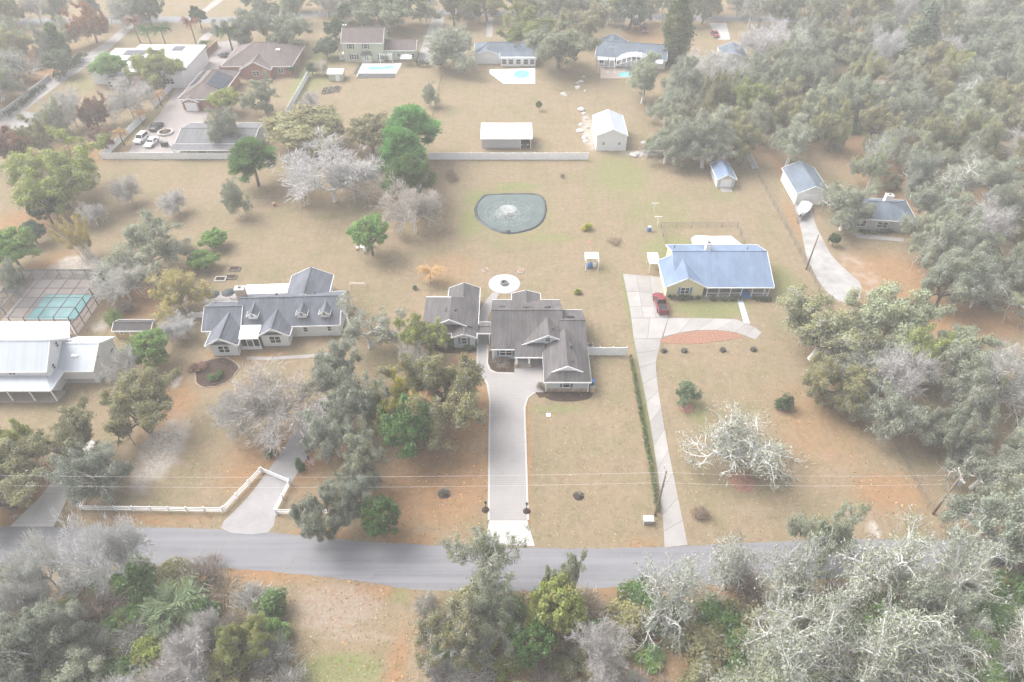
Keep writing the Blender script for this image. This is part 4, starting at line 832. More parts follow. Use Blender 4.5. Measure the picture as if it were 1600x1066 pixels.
# ------------------------------------------------------------------ houses
FACE = {'S': 0.0, 'E': math.pi / 2, 'N': math.pi, 'W': -math.pi / 2}
class House:
    def __init__(s, name, label, loc, rz=0.0, wall='siding_white', roof='shingle_grey', trim='trim_white', cat='house', group=None, world=False):
        s.root = thing(name, label, cat, loc, rz, group); s.wall, s.roof, s.trim = wall, roof, trim
        s.o = (loc[0], loc[1]) if world else (0, 0)
    def X(s, *a): return [v - s.o[0] for v in a]
    def Y(s, *a): return [v - s.o[1] for v in a]
    def body(s, x0, x1, y0, y1, z1, mat_=None, z0=0.0, name='wall'):
        x0, x1 = s.X(x0, x1); y0, y1 = s.Y(y0, y1); return MB().box(x0, x1, y0, y1, z0 - (.1 if z0 == 0 else 0), z1).build(name, mat_ or s.wall, s.root)
    def gable(s, x0, x1, y0, y1, ze, slope, axis='x', oh=.45, z0=0.0, rake=.3, mat_=None, wall=None, body=True, th=.14, fascia=True, zoff=0.0, rakes=(True, True), eaves=(True, True), fs=1.0):
        x0, x1 = s.X(x0, x1); y0, y1 = s.Y(y0, y1)
        a0, a1, b0, b1 = (x0, x1, y0, y1) if axis == 'x' else (y0, y1, x0, x1)      # a along the ridge, b across it
        bm, half = (b0 + b1) / 2, (b1 - b0) / 2; zr = ze + slope * half + zoff; zl = ze - slope * oh + zoff
        prof = [(b0 - oh, zl - th), (b1 + oh, zl - th), (b1 + oh, zl), (bm, zr), (b0 - oh, zl)]
        prof = [(b0 - oh, zl), (b0 - oh, zl - th), (bm, zr - th), (b1 + oh, zl - th), (b1 + oh, zl), (bm, zr)]
        mb = MB(); (mb.profx if axis == 'x' else mb.profy)(prof, a0 - rake, a1 + rake); r_ = mb.build('roof', mat_ or s.roof, s.root)
        me = r_.data
        if body:
            w = MB(); pr = [(b0, z0), (b1, z0), (b1, ze - .02), (bm, zr - th - .03), (b0, ze - .02)]; (w.profx if axis == 'x' else w.profy)(pr, a0, a1); w.build('wall', wall or s.wall, s.root)
        if fascia:
            f = MB(); P_ = (lambda a, b, z: (a, b, z)) if axis == 'x' else (lambda a, b, z: (b, a, z))
            for b_, sg in [((b0 - oh, -1), (b1 + oh, 1))[q] for q in (0, 1) if eaves[q]]: f.beam(P_(a0 - rake, b_ + sg * .035, zl + .012), P_(a1 + rake, b_ + sg * .035, zl + .012), .07 * fs, .24 * fs)
            for a_, sg in [((a0 - rake, -1), (a1 + rake, 1))[q] for q in (0, 1) if rakes[q]]:
                for b_ in (b0 - oh - .07, b1 + oh + .07): f.beam(P_(a_ + sg * .035, b_, zl + .03), P_(a_ + sg * .035, bm, zr + .03), .07 * fs, .28 * fs)
            f.build('fascia', s.trim, r_) if f.v else None
        cap = MB(); (lambda p, q: cap.beam(p, q, .3, .06))(*(((a0 - rake, bm, zr + .045), (a1 + rake, bm, zr + .045)) if axis == 'x' else ((bm, a0 - rake, zr + .045), (bm, a1 + rake, zr + .045))))
        cap.build('ridge_cap', mat_ or s.roof, r_)
        return r_, zr
    def hip(s, x0, x1, y0, y1, ze, slope, oh=.45, mat_=None, body=True, wall=None, open_s=False):
        x0, x1 = s.X(x0, x1); y0, y1 = s.Y(y0, y1); X0, X1, Y0, Y1 = x0 - oh, x1 + oh, y0 - oh, y1 + oh; zl = ze - slope * oh * .3
        w, d = X1 - X0, Y1 - Y0
        if w >= d: h = d / 2; A, B = (X0 + h, (Y0 + Y1) / 2), (X1 - h, (Y0 + Y1) / 2)
        else: h = w / 2; A, B = ((X0 + X1) / 2, Y0 + h), ((X0 + X1) / 2, Y1 - h)
        zr = zl + slope * h
        vs = [(X0, Y0, zl), (X1, Y0, zl), (X1, Y1, zl), (X0, Y1, zl), (*A, zr), (*B, zr)]
        vs += [(x, y, z - .14) for x, y, z in vs[:4]]
        fs = ([(0, 1, 5, 4), (2, 3, 4, 5), (1, 2, 5), (3, 0, 4)] if w >= d else [(0, 1, 4), (1, 2, 5, 4), (2, 3, 5), (3, 0, 4, 5)]) + [(9, 8, 7, 6), (0, 6, 7, 1), (1, 7, 8, 2), (2, 8, 9, 3), (3, 9, 6, 0)]
        r_ = MB().add(vs, fs).build('roof', mat_ or s.roof, s.root)
        if body: MB().box(x0, x1, y0, y1, -.1, ze - .12).build('wall', wall or s.wall, s.root)
        f = MB(); e = .035
        f.beam((X0 - .07, Y0 - e, zl + .01), (X1 + .07, Y0 - e, zl + .01), .07, .2); f.beam((X0 - .07, Y1 + e, zl + .01), (X1 + .07, Y1 + e, zl + .01), .07, .2)
        f.beam((X0 - e, Y0, zl + .01), (X0 - e, Y1, zl + .01), .07, .2); f.beam((X1 + e, Y0, zl + .01), (X1 + e, Y1, zl + .01), .07, .2); f.build('fascia', s.trim, r_)
        cap = MB()
        for a_, b_ in (((*A, zr + .04), (*B, zr + .04)), (vs[0], vs[4]), (vs[3], vs[4] if w >= d else vs[5]), (vs[1], vs[5] if w >= d else vs[4]), (vs[2], vs[5])): cap.beam((a_[0], a_[1], a_[2] + .03), (b_[0], b_[1], b_[2] + .03), .26, .06)
        cap.build('ridge_cap', mat_ or s.roof, r_)
        return r_, zr
    def slope(s, pts, th=.14, mat_=None, name='roof', fascia=None):
        """one sloping slab through 3-D corners (counter-clockwise from above); fascia: which edges get a board"""
        P_ = [(x - s.o[0], y - s.o[1], z) for x, y, z in pts]; n_ = len(P_)
        mb = MB(); mb.add(P_ + [(x, y, z - th) for x, y, z in P_], [tuple(range(n_)), tuple(range(2 * n_ - 1, n_ - 1, -1))] + [(i, n_ + i, n_ + (i + 1) % n_, (i + 1) % n_) for i in range(n_)])
        r_ = mb.build(name, mat_ or s.roof, s.root)
        if fascia:
            f = MB()
            for i in fascia:
                a_, b_ = Vector(P_[i]), Vector(P_[(i + 1) % n_]); out = (b_ - a_).cross(Vector((0, 0, 1))).normalized() * .04; f.beam(a_ + out + Vector((0, 0, .015)), b_ + out + Vector((0, 0, .015)), .07, .24)
            f.build('fascia', s.trim, r_)
        return r_
    def window(s, x, y, z, w, h, face='S', nx_=1, shutter=None, cross=True, frame=None):
        (x,), (y,) = s.X(x), s.Y(y); mb = MB(); t = .09; hw = w / 2
        mb.box(-hw - t, hw + t, -.09, .02, z + h, z + h + t); mb.box(-hw - t, hw + t, -.12, .02, z - t, z)
        mb.box(-hw - t, -hw, -.085, .02, z, z + h); mb.box(hw, hw + t, -.085, .02, z, z + h)
        for i in range(1, nx_): xx = -hw + w * i / nx_; mb.box(xx - .05, xx + .05, -.08, .02, z, z + h)
        if cross: mb.box(-hw, hw, -.075, .02, z + h / 2 - .03, z + h / 2 + .03)
        f = mb.build('window', frame or s.trim, s.root, (x, y, 0), (0, 0, FACE[face]))
        for i in range(nx_): MB().box(-hw + w * i / nx_ + .01, -hw + w * (i + 1) / nx_ - .01, -.045, .01, z + .005, z + h - .005).build('pane', 'glass_dark', f)
        if shutter:
            for sg in (-1, 1): MB().box(min(sg * (hw + t + .02), sg * (hw + t + .4)), max(sg * (hw + t + .02), sg * (hw + t + .4)), -.07, .02, z - .05, z + h + .05).build('shutter', shutter, f)
        return f
    def door(s, x, y, w, h, face='S', mat_='trim_white', name='door', panels=0, z=0.0):
        (x,), (y,) = s.X(x), s.Y(y)
        d = MB().box(-w / 2, w / 2, -.06, .02, z, z + h).build(name, mat_, s.root, (x, y, 0), (0, 0, FACE[face]))
        fr = MB(); fr.box(-w / 2 - .1, -w / 2, -.08, .02, z, z + h + .1); fr.box(w / 2, w / 2 + .1, -.08, .02, z, z + h + .1); fr.box(-w / 2, w / 2, -.08, .02, z + h, z + h + .1); fr.build('frame', s.trim, d)
        if panels:
            for i in range(panels): zz = z + .06 + i * (h - .06) / panels; MB().box(-w / 2 + .06, w / 2 - .06, -.085, -.05, zz, zz + (h - .06) / panels - .05).build('panel', mat_, d)
        else: MB().box(w / 2 - .16, w / 2 - .08, -.13, -.05, z + h * .47, z + h * .5).build('handle', 'metal_grey', d)
        return d
    def post(s, x, y, z1, w=.22, z0=0.0, mat_=None, base=0.0):
        (x,), (y,) = s.X(x), s.Y(y); mb = MB().box(x - w / 2, x + w / 2, y - w / 2, y + w / 2, z0, z1)
        o = mb.build('column', mat_ or s.trim, s.root)
        if base: MB().box(x - w * .95, x + w * .95, y - w * .95, y + w * .95, z0, z0 + base).build('plinth', 'stone_tan', o)
        return o
    def vent(s, x, y, z, w=.5, d=.35, h=.16, mat_='vent_dark', name='roof_vent'):
        (x,), (y,) = s.X(x), s.Y(y); return MB().box(x - w / 2, x + w / 2, y - d / 2, y + d / 2, z - .1, z + h).build(name, mat_, s.root)
    def pipe(s, x, y, z, h=.5, r=.07):
        (x,), (y,) = s.X(x), s.Y(y); return MB().tube([(x, y, z - .2), (x, y, z + h)], r, 8).build('vent_pipe', 'vent_dark', s.root)
    def chimney(s, x, y, z0, z1, w=1.0, d=.8, mat_='brick_chimney'):
        (x,), (y,) = s.X(x), s.Y(y); c_ = MB().box(x - w / 2, x + w / 2, y - d / 2, y + d / 2, z0, z1).build('chimney', mat_, s.root)
        MB().box(x - w / 2 - .1, x + w / 2 + .1, y - d / 2 - .1, y + d / 2 + .1, z1, z1 + .12).build('cap', 'stone_white', c_); MB().box(x - .2, x + .2, y - .15, y + .15, z1 + .12, z1 + .3).build('flue', 'vent_dark', c_); return c_
    def box(s, name, x0, x1, y0, y1, z0, z1, mat_, parent=None):
        x0, x1 = s.X(x0, x1); y0, y1 = s.Y(y0, y1); return MB().box(x0, x1, y0, y1, z0, z1).build(name, mat_, parent or s.root)
    def solar(s, p0, u, v, nu, nv, sz=(1.0, 1.7)):
        """rows of panels from corner p0 along u and v (3-D unit vectors lying in the roof)"""
        u, v = Vector(u).normalized(), Vector(v).normalized(); nn = u.cross(v).normalized()
        if nn.z < 0: nn = -nn
        for i in range(nu):
            for j in range(nv):
                a_ = Vector(p0) + u * (i * (sz[0] + .06)) + v * (j * (sz[1] + .06)) + nn * .1; c_ = [a_, a_ + u * sz[0], a_ + u * sz[0] + v * sz[1], a_ + v * sz[1]]
                MB().add([tuple(q) for q in c_] + [tuple(q - nn * .05) for q in c_], [(0, 1, 2, 3), (7, 6, 5, 4), (0, 4, 5, 1), (1, 5, 6, 2), (2, 6, 7, 3), (3, 7, 4, 0)]).build('solar_panel', 'solar', s.root)

# ---- the lot's main house
h = House('main_house', 'large blue grey house with brown grey shingle roofs and garage wing on the paver court', (4.3, 82.0), wall='siding_bluegrey', roof='shingle_grey_brown', world=True)
S_ = .476
h.gable(-3.1, 8.0, 80.15, 91.85, 2.85, S_, 'x', .45, rakes=(False, False)); ZR = 2.85 + S_ * 5.85
h.gable(8.05, 11.75, 79.4, 89.1, 2.85, .44, 'x', .45, rake=.25, rakes=(False, False))
h.gable(2.0, 9.6, 80.6, 85.4, 3.25, .5, 'y', .5, z0=2.6, wall='siding_bluegrey')                       # cross gable above the porch
h.slope([(.42, 78.15, 2.36), (5.3, 78.15, 2.36), (5.3, 80.9, 3.30), (.42, 80.9, 3.30)], fascia=[0])  # porch roof
h.body(.5, 5.2, 81.2, 84, 2.8)
for x_ in (.72, 2.75): h.post(x_, 78.5, 2.2, .32, base=.75)
h.door(2.9, 81.2, 1.1, 2.1, 'S', 'wood_deck'); h.window(1.4, 81.2, .8, .8, 1.3)
h.box('porch_floor', .45, 5.0, 78.0, 81.2, .0, .08, 'pavers_pink')
# garage wing with a clipped front and a small gablet
h.body(5.3, 11.75, 72.9, 80.2, 2.8)
zr = 2.85 + .5 * 3.65
for sg, xe in ((-1, 4.87), (1, 12.18)):
    xm = 8.52; q = [(xe, 72.4, 2.64), (xm + sg * 1.9, 74.0, zr - .95), (xm, 74.0, zr), (xm, 82.5, zr), (xe, 80.6 if sg < 0 else 79.3, 2.64)]
    q = [(xe, 72.4, 2.64), (xe, 79.9 if sg < 0 else 79.3, 2.64), (xm, 82.6, zr), (xm, 74.0, zr), (xm + sg * 2.1, 74.0, zr - 1.05)]
    h.slope(q if sg < 0 else q[::-1], fascia=[0] if sg < 0 else [3])
h.slope([(4.87, 72.4, 2.64), (12.18, 72.4, 2.64), (10.62, 74.0, zr - 1.05), (6.42, 74.0, zr - 1.05)], fascia=[0])
mb = MB(); mb.profy([(6.6 - 4.3, zr - 1.05), (10.44 - 4.3, zr - 1.05), (8.52 - 4.3, zr - .1)], 73.9 - 82, 74.3 - 82); gb = mb.build('gablet', 'trim_white', h.root)
mb = MB()
for sg in (-1, 1): mb.beam((8.52 - 4.3 + sg * 2.45, -8.25, zr - 1.18), (8.52 - 4.3, -8.25, zr + .04), .1, .26)
mb.build('bargeboard', 'trim_white', gb)
h.window(8.4, 72.9, 1.05, 1.0, 1.15, 'S', 1, 'shutter_blue'); h.box('stone_base', 5.27, 11.78, 72.84, 72.92, 0, .75, 'stone_tan')
for x_ in (5.25, 11.8): h.box('corner_board', x_ - .09, x_ + .09, 72.8, 73.0, 0, 2.75, 'trim_white')
h.door(5.3, 76.3, 4.6, 2.3, 'W', 'trim_white', 'garage_door', 4)
h.window(-1.0, 80.15, .95, 1.9, 1.25, 'S', 2, 'shutter_blue'); h.box('corner_board', -3.2, -2.95, 80.05, 80.25, 0, 2.8, 'trim_white')
h.window(5.75, 80.6, 3.55, .85, .75, 'S', 1)
# back bump and vents
h.gable(.3, 4.6, 90, 93.6, 2.9, .3, 'y', .35, fascia=True, rake=.2)
for x_, y_ in ((-1.6, 87.6), (2.3, 87.3), (5.9, 87.4)): h.vent(x_, y_, ZR - S_ * (y_ - 86) + .05, 1.0, .3)
h.vent(9.6, 85.3, 4.75, 1.1, .3); h.pipe(6.2, 87.0, ZR - .4, .5)
for y_ in (75.6, 78.9): h.vent(9.3, y_, zr - .35, .32, .75, .12); h.pipe(9.35, y_ - .7, zr - .35, .45, .09)
h.vent(6.6, 82.6, 4.75, .35, .6); h.pipe(6.7, 82.0, 4.6, .4, .08)
h.slope([(4.85, 72.35, 2.5), (4.95, 72.35, 2.5), (4.95, 80, 2.5), (4.85, 80, 2.5)], .12, 'trim_white', 'gutter')
# ---- guest house and breezeway
h = House('guest_house', 'smaller blue grey guest house with brown grey shingle roof joined by a breezeway', (-10.3, 88.5), wall='siding_bluegrey', roof='shingle_grey_brown', world=True)
h.body(-14.5, -6.1, 85.2, 92.5, 2.85)
zr = 2.85 + .42 * 4.6
h.slope([(-14.95, 84.6, 2.72), (-10.3, 84.4, zr), (-10.3, 90.4, zr), (-14.95, 93.0, 2.72)][::-1], fascia=[0]); h.slope([(-5.65, 84.6, 2.72), (-5.65, 93.0, 2.72), (-10.3, 90.4, zr), (-10.3, 84.4, zr)], fascia=[0])
h.slope([(-5.65, 93.0, 2.72), (-14.95, 93.0, 2.72), (-10.3, 90.4, zr)], fascia=[0])
mb = MB(); mb.profy([(-12.9 + 10.3, 3.5), (-7.7 + 10.3, 3.5), (.0, zr - .12)], 84.75 - 88.5, 85.3 - 88.5); gb = mb.build('gable_wall', 'siding_bluegrey', h.root)
mb = MB()
for sg in (-1, 1): mb.beam((sg * 2.9, 84.45 - 88.5, 3.45), (0, 84.45 - 88.5, zr + .06), .1, .26)
mb.build('bargeboard', 'trim_white', gb)
h.slope([(-14.9, 83.7, 2.5), (-5.6, 83.7, 2.5), (-5.6, 85.3, 3.45), (-14.9, 85.3, 3.45)], fascia=[0])
h.gable(-10.7, -6.1, 92.0, 95.2, 2.85, .42, 'y', .42, rake=.35)
h.gable(-9.6, -6.15, 82.9, 86, 2.7, .42, 'y', .35, rake=.35)
h.window(-7.9, 82.9, .95, .9, 1.25, 'S', 1, 'shutter_blue'); h.window(-13.2, 85.2, .9, 1.0, 1.2, 'S', 1)
for y_ in (87.0, 87.1): h.pipe(-11.0 if y_ < 87.05 else -9.5, y_, zr - .35, .35, .08)
h.vent(-10.9, 87.6, zr - .35, .3, .6); h.vent(-9.4, 87.6, zr - .4, .3, .6)
h.gable(-6.3, -3.2, 84.0, 86.2, 2.6, .3, 'x', .3, body=False, rake=0.0)
for x_ in (-5.75, -3.75):
    for y_ in (83.9, 86.2): h.post(x_, y_, 2.45, .2)
# ---- white house with three dormers
h = House('dormer_house', 'white house with slate roof, three small dormers and two front gables', (-39.5, 87.5), R(2.4), wall='siding_white', roof='shingle_slate')
h.gable(-6.0, 10.4, -2.0, 6.2, 3.0, .60, 'x', .45, rakes=(False, True))
h.gable(-11.6, -5.9, -2.6, 4.2, 2.95, .55, 'x', .45)
for x0_, x1_, yf, zz in ((-9.9, -5.6, -6.2, 2.95), (-2.1, 2.3, -4.2, 2.95)):
    h.gable(x0_, x1_, yf, 1.2, zz, .62, 'y', .5, rake=.5); h.window((x0_ + x1_) / 2, yf, .8, 1.7, 1.35, 'S', 2)
    h.slope([(x0_ - .1, yf - .45, 2.9), (x1_ + .1, yf - .45, 2.9), (x1_ + .1, yf + .1, 3.15), (x0_ - .1, yf + .1, 3.15)], .06, name='pent_roof')
h.slope([(-5.5, -5.3, 2.75), (-2.2, -5.3, 2.75), (-2.2, -2.2, 3.05), (-5.5, -2.2, 3.05)], .12, 'metal_roof_white', 'porch_roof')
h.body(-5.5, -2.2, -4.9, -4.8, .7)
for x_ in (-5.4, -4.35, -3.3, -2.3): h.post(x_, -4.85, 2.7, .12)
for x_ in (-4.88, -2.8): h.box('screen', x_ - .45, x_ + .45, -4.84, -4.8, .7, 2.5, 'glass_dark')
h.door(-3.85, -4.82, .85, 2.0, 'S', 'shutter_dark')
for x_ in (-3.7, 4.4, 8.2):
    h.gable(x_ - .75, x_ + .75, -1.2, 1.2, 4.35, .85, 'y', .2, z0=3.3, rake=.2, fs=.6); h.window(x_, -1.2, 4.0, .45, .55, 'S', 1)
for x_ in (4.7, 8.7): h.window(x_, -2.0, 1.2, .6, .9, 'S', 1)
h.slope([(-7.5, 6.2, 3.0), (.3, 6.2, 3.0), (.3, 9.2, 2.7), (-7.5, 9.2, 2.7)], .12, 'metal_roof_white', 'patio_roof', [2])
for x_ in (-7.3, -3.6, .1): h.post(x_, 9.0, 2.6, .15)
h.gable(.6, 7.2, 4.0, 11.0, 3.1, .5, 'y', .45); h.chimney(-6.4, 3.6, 2, 6.3, 1.5, 1.1); h.vent(-.5, 3.5, 4.9, .3, .3, .2)
h.window(10.4, 1.5, 1.0, .9, 1.2, 'E', 1); h.pipe(6, 3.4, 4.9)
# ---- yellow house with blue roof
h = House('yellow_house', 'yellow single storey house with light blue shingle roof and white chimney', (37.0, 102.0), wall='siding_yellow', roof='shingle_blue')
h.body(-7.3, 9.3, -3.2, 5.8, 3.3)
h.slope([(9.75, 1.3, 5.15), (9.75, 6.25, 3.15), (-7.6, 6.25, 3.15), (-7.6, 1.3, 5.15)], fascia=[0, 1, 2]); h.slope([(-2.5, -6.1, 2.5), (9.75, -6.1, 2.5), (9.75, 1.3, 5.15), (-2.5, 1.3, 5.15)], fascia=[0, 1]); zm = lambda y: 5.146 - .358 * (1.3 - y)
h.slope([(-5.9, -.45, zm(-.45)), (-2.5, -5.6, zm(-5.6)), (-2.5, 1.3, zm(1.3)), (-5.9, 1.3, zm(1.3))]); h.slope([(-7.6, -2.9, zm(-2.9)), (-5.9, -.45, zm(-.45)), (-5.9, 1.3, zm(1.3)), (-7.6, 1.3, zm(1.3))])
for sx in (-7.2, 9.3): MB().profx([(-3.2, 3.2), (5.8, 3.2), (1.3, 4.95)], sx - .1, sx).build('gable_end', 'siding_yellow', h.root)
h.box('ridge_cap', -7.6, 9.75, 1.15, 1.45, 5.1, 5.2, 'shingle_blue')
h.gable(-9.2, -2.6, -5.6, 1.6, 2.75, .55, 'y', .5, rake=.45)
h.window(-5.9, -5.6, .75, 1.5, 1.3, 'S', 2, 'shutter_bright')
mb = MB(); [mb.box(x_, x_ + .12, -5.66, -5.6, 3.35, 3.6) for x_ in (-6.05, -5.85)]; mb.build('gable_vent', 'trim_white', h.root)
for x_ in (-1.9, .2, 2.3, 4.3, 6.2, 8.3, 9.2): h.post(x_, -5.7, 2.45, .13)
for x_ in (-.8, 1.25, 3.3, 7.2): h.window(x_, -3.2, .7, 1.5, 1.4, 'S', 1)
mb = MB(); mb.box(-2.0, 4.2, -5.73, -5.67, .85, .95); mb.box(6.3, 9.2, -5.73, -5.67, .85, .95); mb.box(-2.0, 4.2, -5.72, -5.68, .2, .26); mb.box(6.3, 9.2, -5.72, -5.68, .2, .26); mb.build('railing', 'trim_white', h.root)
h.door(5.25, -3.25, 1.1, 2.1, 'S', 'shutter_bright'); h.box('porch_floor', -2.3, 9.5, -6.0, -3.2, 0, .14, 'concrete'); h.box('doormat_walk', 4.3, 6.2, -6.2, -3.5, .12, .17, 'shutter_bright')
h.chimney(-.8, 2.4, 3.5, 6.1, 1.0, 1.0, 'trim_white'); h.pipe(-6.6, 3.6, 4.3); h.pipe(6.6, 2.6, 4.6)
h.slope([(-11.4, 1.2, 2.4), (-9.4, 1.2, 2.4), (-9.4, 4.6, 2.5), (-11.4, 4.6, 2.5)], .1, 'metal_roof_white', 'lean_to_roof'); h.post(-11.2, 1.4, 2.3, .1); h.post(-11.2, 4.4, 2.3, .1)
# ---- two storey metal roofed house
h = House('metal_roofed_house', 'white two storey house with pale metal roofs and wrap around porch', (-78.0, 76.0), wall='siding_white', roof='metal_roof_pale')
h.gable(-16, 7.6, -3.2, 3.6, 5.2, .8, 'x', .4)
h.slope([(-16.5, -5.6, 2.9), (8.6, -5.6, 2.9), (7.0, -3.1, 3.7), (-16.5, -3.1, 3.7)], .12, fascia=[0]); h.slope([(8.6, -5.6, 2.9), (8.6, -1.2, 2.9), (7.0, -1.2, 3.7), (7.0, -3.1, 3.7)], .12, fascia=[0])
for x_ in (-12, -8.6, -5.2, -1.8, 1.6, 5.0, 8.3): h.post(x_, -5.3, 2.8, .16)
h.box('porch_floor', -16, 8.5, -5.5, -3.2, .0, .35, 'wood_deck')
h.gable(7.4, 13.0, -1.2, 5.8, 3.3, .58, 'x', .45); h.door(10.2, -1.2, 4.4, 1.0, 'S', 'concrete_new', 'loading_ledge'); h.window(9.4, -1.2, 2.4, .5, .4, 'S', 1)
for x_, y_ in ((-4.4, 1.6), (-1.0, 1.7), (-5.0, -.6), (-2.0, -.7)): h.box('skylight', x_ - .55, x_ + .55, y_ - .22, y_ + .22, 5.2 + .8 * (3.4 - abs(y_ - .2)) - .25, 5.2 + .8 * (3.4 - abs(y_ - .2)) + .08, 'trim_white')
h.box('skylight', 9.5, 10.5, .3, .7, 3.3 + .58 * 1.7 - .1, 3.3 + .58 * 1.7 + .12, 'trim_white'); h.box('skylight', 9.7, 10.7, 3.4, 3.7, 3.3 + .58 * 2.3 - .1, 3.3 + .58 * 2.3 + .15, 'trim_white')
for y_, z_ in ((-1.6, 3.6), (1.2, 5.6)): h.window(7.6, y_, z_, .5, .9, 'E', 1)
for x_ in (-3.4, -.6, 2.2): h.window(x_, -3.2, 3.95, 1.0, .85, 'S', 2)
h.slope([(-15, 3.6, 3.4), (7.2, 3.6, 3.4), (4.2, 9.8, 3.2), (-13, 9.8, 3.2)], .15, 'metal_roof_grey', 'lanai_roof', [1, 2])
for x_ in (-12, -6, 0, 4.0): h.post(x_, 9.5, 3.1, .15)
h.window(13.0, 1.0, 3.4, .5, .5, 'E', 1); h.window(13.0, 4.4, 1.0, .9, 1.0, 'E', 1)
# ---- sheds, barns and garages
h = House('brown_shed', 'long tan wooden shed with dark shingle roof', (-63.6, 86.4), wall='siding_tan', roof='shingle_dark', cat='shed')
h.gable(-3.1, 3.1, -1.25, 1.25, 2.0, .5, 'x', .2, rake=.15); h.window(-1.9, -1.25, 1.1, .5, .6); h.window(2.3, -1.25, 1.1, .5, .6); h.door(.2, -1.25, 1.4, 1.8, 'S', 'siding_tan', 'double_door')
h = House('blue_roof_shed', 'small shed with pale blue roof and white roller door on the lawn', (47.4, 138.2), wall='siding_bluegrey', roof='shingle_blue', cat='shed')
h.gable(-1.9, 1.9, -3.3, 3.3, 2.3, .6, 'y', .3); h.door(0, -3.3, 2.2, 2.0, 'S', 'trim_white', 'roller_door', 5); h.slope([(-1.2, -5.2, .03), (1.2, -5.2, .03), (1.2, -3.3, .25), (-1.2, -3.3, .25)], .06, 'concrete', 'ramp')
h = House('metal_barn', 'white metal barn with pale ridged roof beside the sandy track', (23.8, 157.6), wall='siding_white', roof='metal_roof_pale', cat='barn')
h.gable(-3.6, 3.6, -5.4, 5.4, 4.0, .42, 'y', .15, rake=.12); h.window(-1.9, -5.4, 1.6, .6, .6); h.window(1.9, -5.4, 1.6, .6, .6); h.door(.1, -5.4, .95, 2.1, 'S', 'siding_white')
h = House('carport_shed', 'long white flat roofed carport shed behind the white back fence', (-1.3, 156.6), wall='stucco_grey', roof='metal_roof_white', cat='carport')
h.slope([(-6.2, -3.9, 2.9), (6.1, -3.9, 2.9), (6.1, 3.3, 3.5), (-6.2, 3.3, 3.5)], .16, fascia=[0, 3, 1]); h.body(-6.0, 3.2, -3.0, 3.0, 2.9); h.post(5.8, -3.5, 2.8, .14); h.post(3.3, -3.5, 2.8, .14); h.body(5.75, 5.9, -3, 3, 3.0); h.body(3.2, 5.75, 2.8, 3.0, 3.0)
h = House('boat_garage', 'white garage with dark slate roof behind the covered boat', (64.0, 133.0), wall='siding_white', roof='shingle_bluegrey', cat='garage')
h.gable(-3.3, 3.3, -5.2, 5.2, 3.0, .5, 'y', .3); h.door(0, -5.2, 4.2, 2.4, 'S', 'trim_white', 'garage_door', 4)
h = House('wood_house', 'grey house half hidden under oaks behind the curved walk', (75.2, 121.4), R(-8), wall='stucco_grey', roof='shingle_bluegrey')
h.hip(-6.2, 6.2, -3.6, 4.0, 2.8, .42); h.window(-3.8, -3.6, .8, 2.0, 1.2, 'S', 2); h.window(0.4, -3.6, .8, 2.0, 1.2, 'S', 2); h.chimney(1.5, 1.0, 3, 5.6, 1.4, 1.1, 'trim_white'); h.post(-6.0, -4.0, 2.6, .16)
h = House('garden_shed', 'small white roofed garden shed beside the raised beds', (-50.4, 196.2), wall='siding_green', roof='metal_roof_white', cat='shed')
h.gable(-1.9, 1.9, -1.8, 1.8, 2.2, .3, 'x', .2); h.door(.6, -1.8, 1.0, 1.9, 'S', 'trim_white')
# ---- far houses
h = House('green_two_storey_house', 'pale green two storey house with dark roof and dark shutters', (-44.5, 213.6), wall='siding_green', roof='shingle_brown')
h.gable(-6.0, 6.0, -4.6, 4.6, 5.8, .6, 'x', .3); h.gable(6.05, 15.4, -3.4, 3.6, 3.2, .5, 'x', .3)
for x_ in (-3.6, .9): h.window(x_, -4.6, 3.9, 1.0, 1.3, 'S', 1, 'shutter_dark')
h.window(-3.0, -4.6, .8, 1.5, 1.4, 'S', 2, 'shutter_dark'); h.window(5.0, -4.6, .8, .7, 1.4, 'S', 1, 'shutter_dark')
h.box('bay_wall', -.6, 2.4, -5.5, -4.6, 0, 2.4, 'siding_green'); h.window(.9, -5.5, .8, 1.2, 1.2, 'S', 2)
h.slope([(-.9, -5.8, 2.4), (2.7, -5.8, 2.4), (2.2, -4.6, 3.1), (-.4, -4.6, 3.1)], .1, 'shingle_brown', 'bay_roof')
h.window(10.2, -3.4, 1.1, .9, 1.0); h.door(7.6, -3.4, 1.0, 2.1, 'S', 'trim_white'); h.chimney(-5.6, .5, 5, 9.0, 1.0, .9); h.pipe(-1, .9, 8.2); h.window(14.6, -3.4, 1.0, .6, 1.0)
h.box('side_porch', -7.8, -6.0, -3, 3, 0, .5, 'trim_white'); h.slope([(-8.0, -3.2, 2.6), (-6.0, -3.2, 3.0), (-6.0, 3.2, 3.0), (-8.0, 3.2, 2.6)], .1, 'shingle_brown', 'side_roof'); h.post(-7.8, -3, 2.5, .15); h.post(-7.8, 0, 2.5, .15)
h = House('pool_house_grey', 'low white house with blue grey hip roof and sunroom beside a white pool deck', (-2.0, 211.0), wall='siding_white', roof='shingle_bluegrey')
h.hip(-9.0, 9.0, -2.4, 5.5, 2.8, .42); h.gable(-9.0, -1.6, -3.6, 2, 2.7, .42, 'y', .4); h.body(-1.4, 9.0, -5.6, -2.4, 2.6); h.slope([(-1.6, -6.0, 2.45), (9.3, -6.0, 2.45), (9.3, -2.2, 3.05), (-1.6, -2.2, 3.05)], fascia=[0, 1, 3])
for x_ in (-.3, 1.7, 3.9, 6.1, 8.0): h.window(x_, -5.6, .7, 1.3, 1.4, 'S', 1)
h.vent(3, -.5, 3.9, .4, .3); h.pipe(-4, 2.0, 4.2)
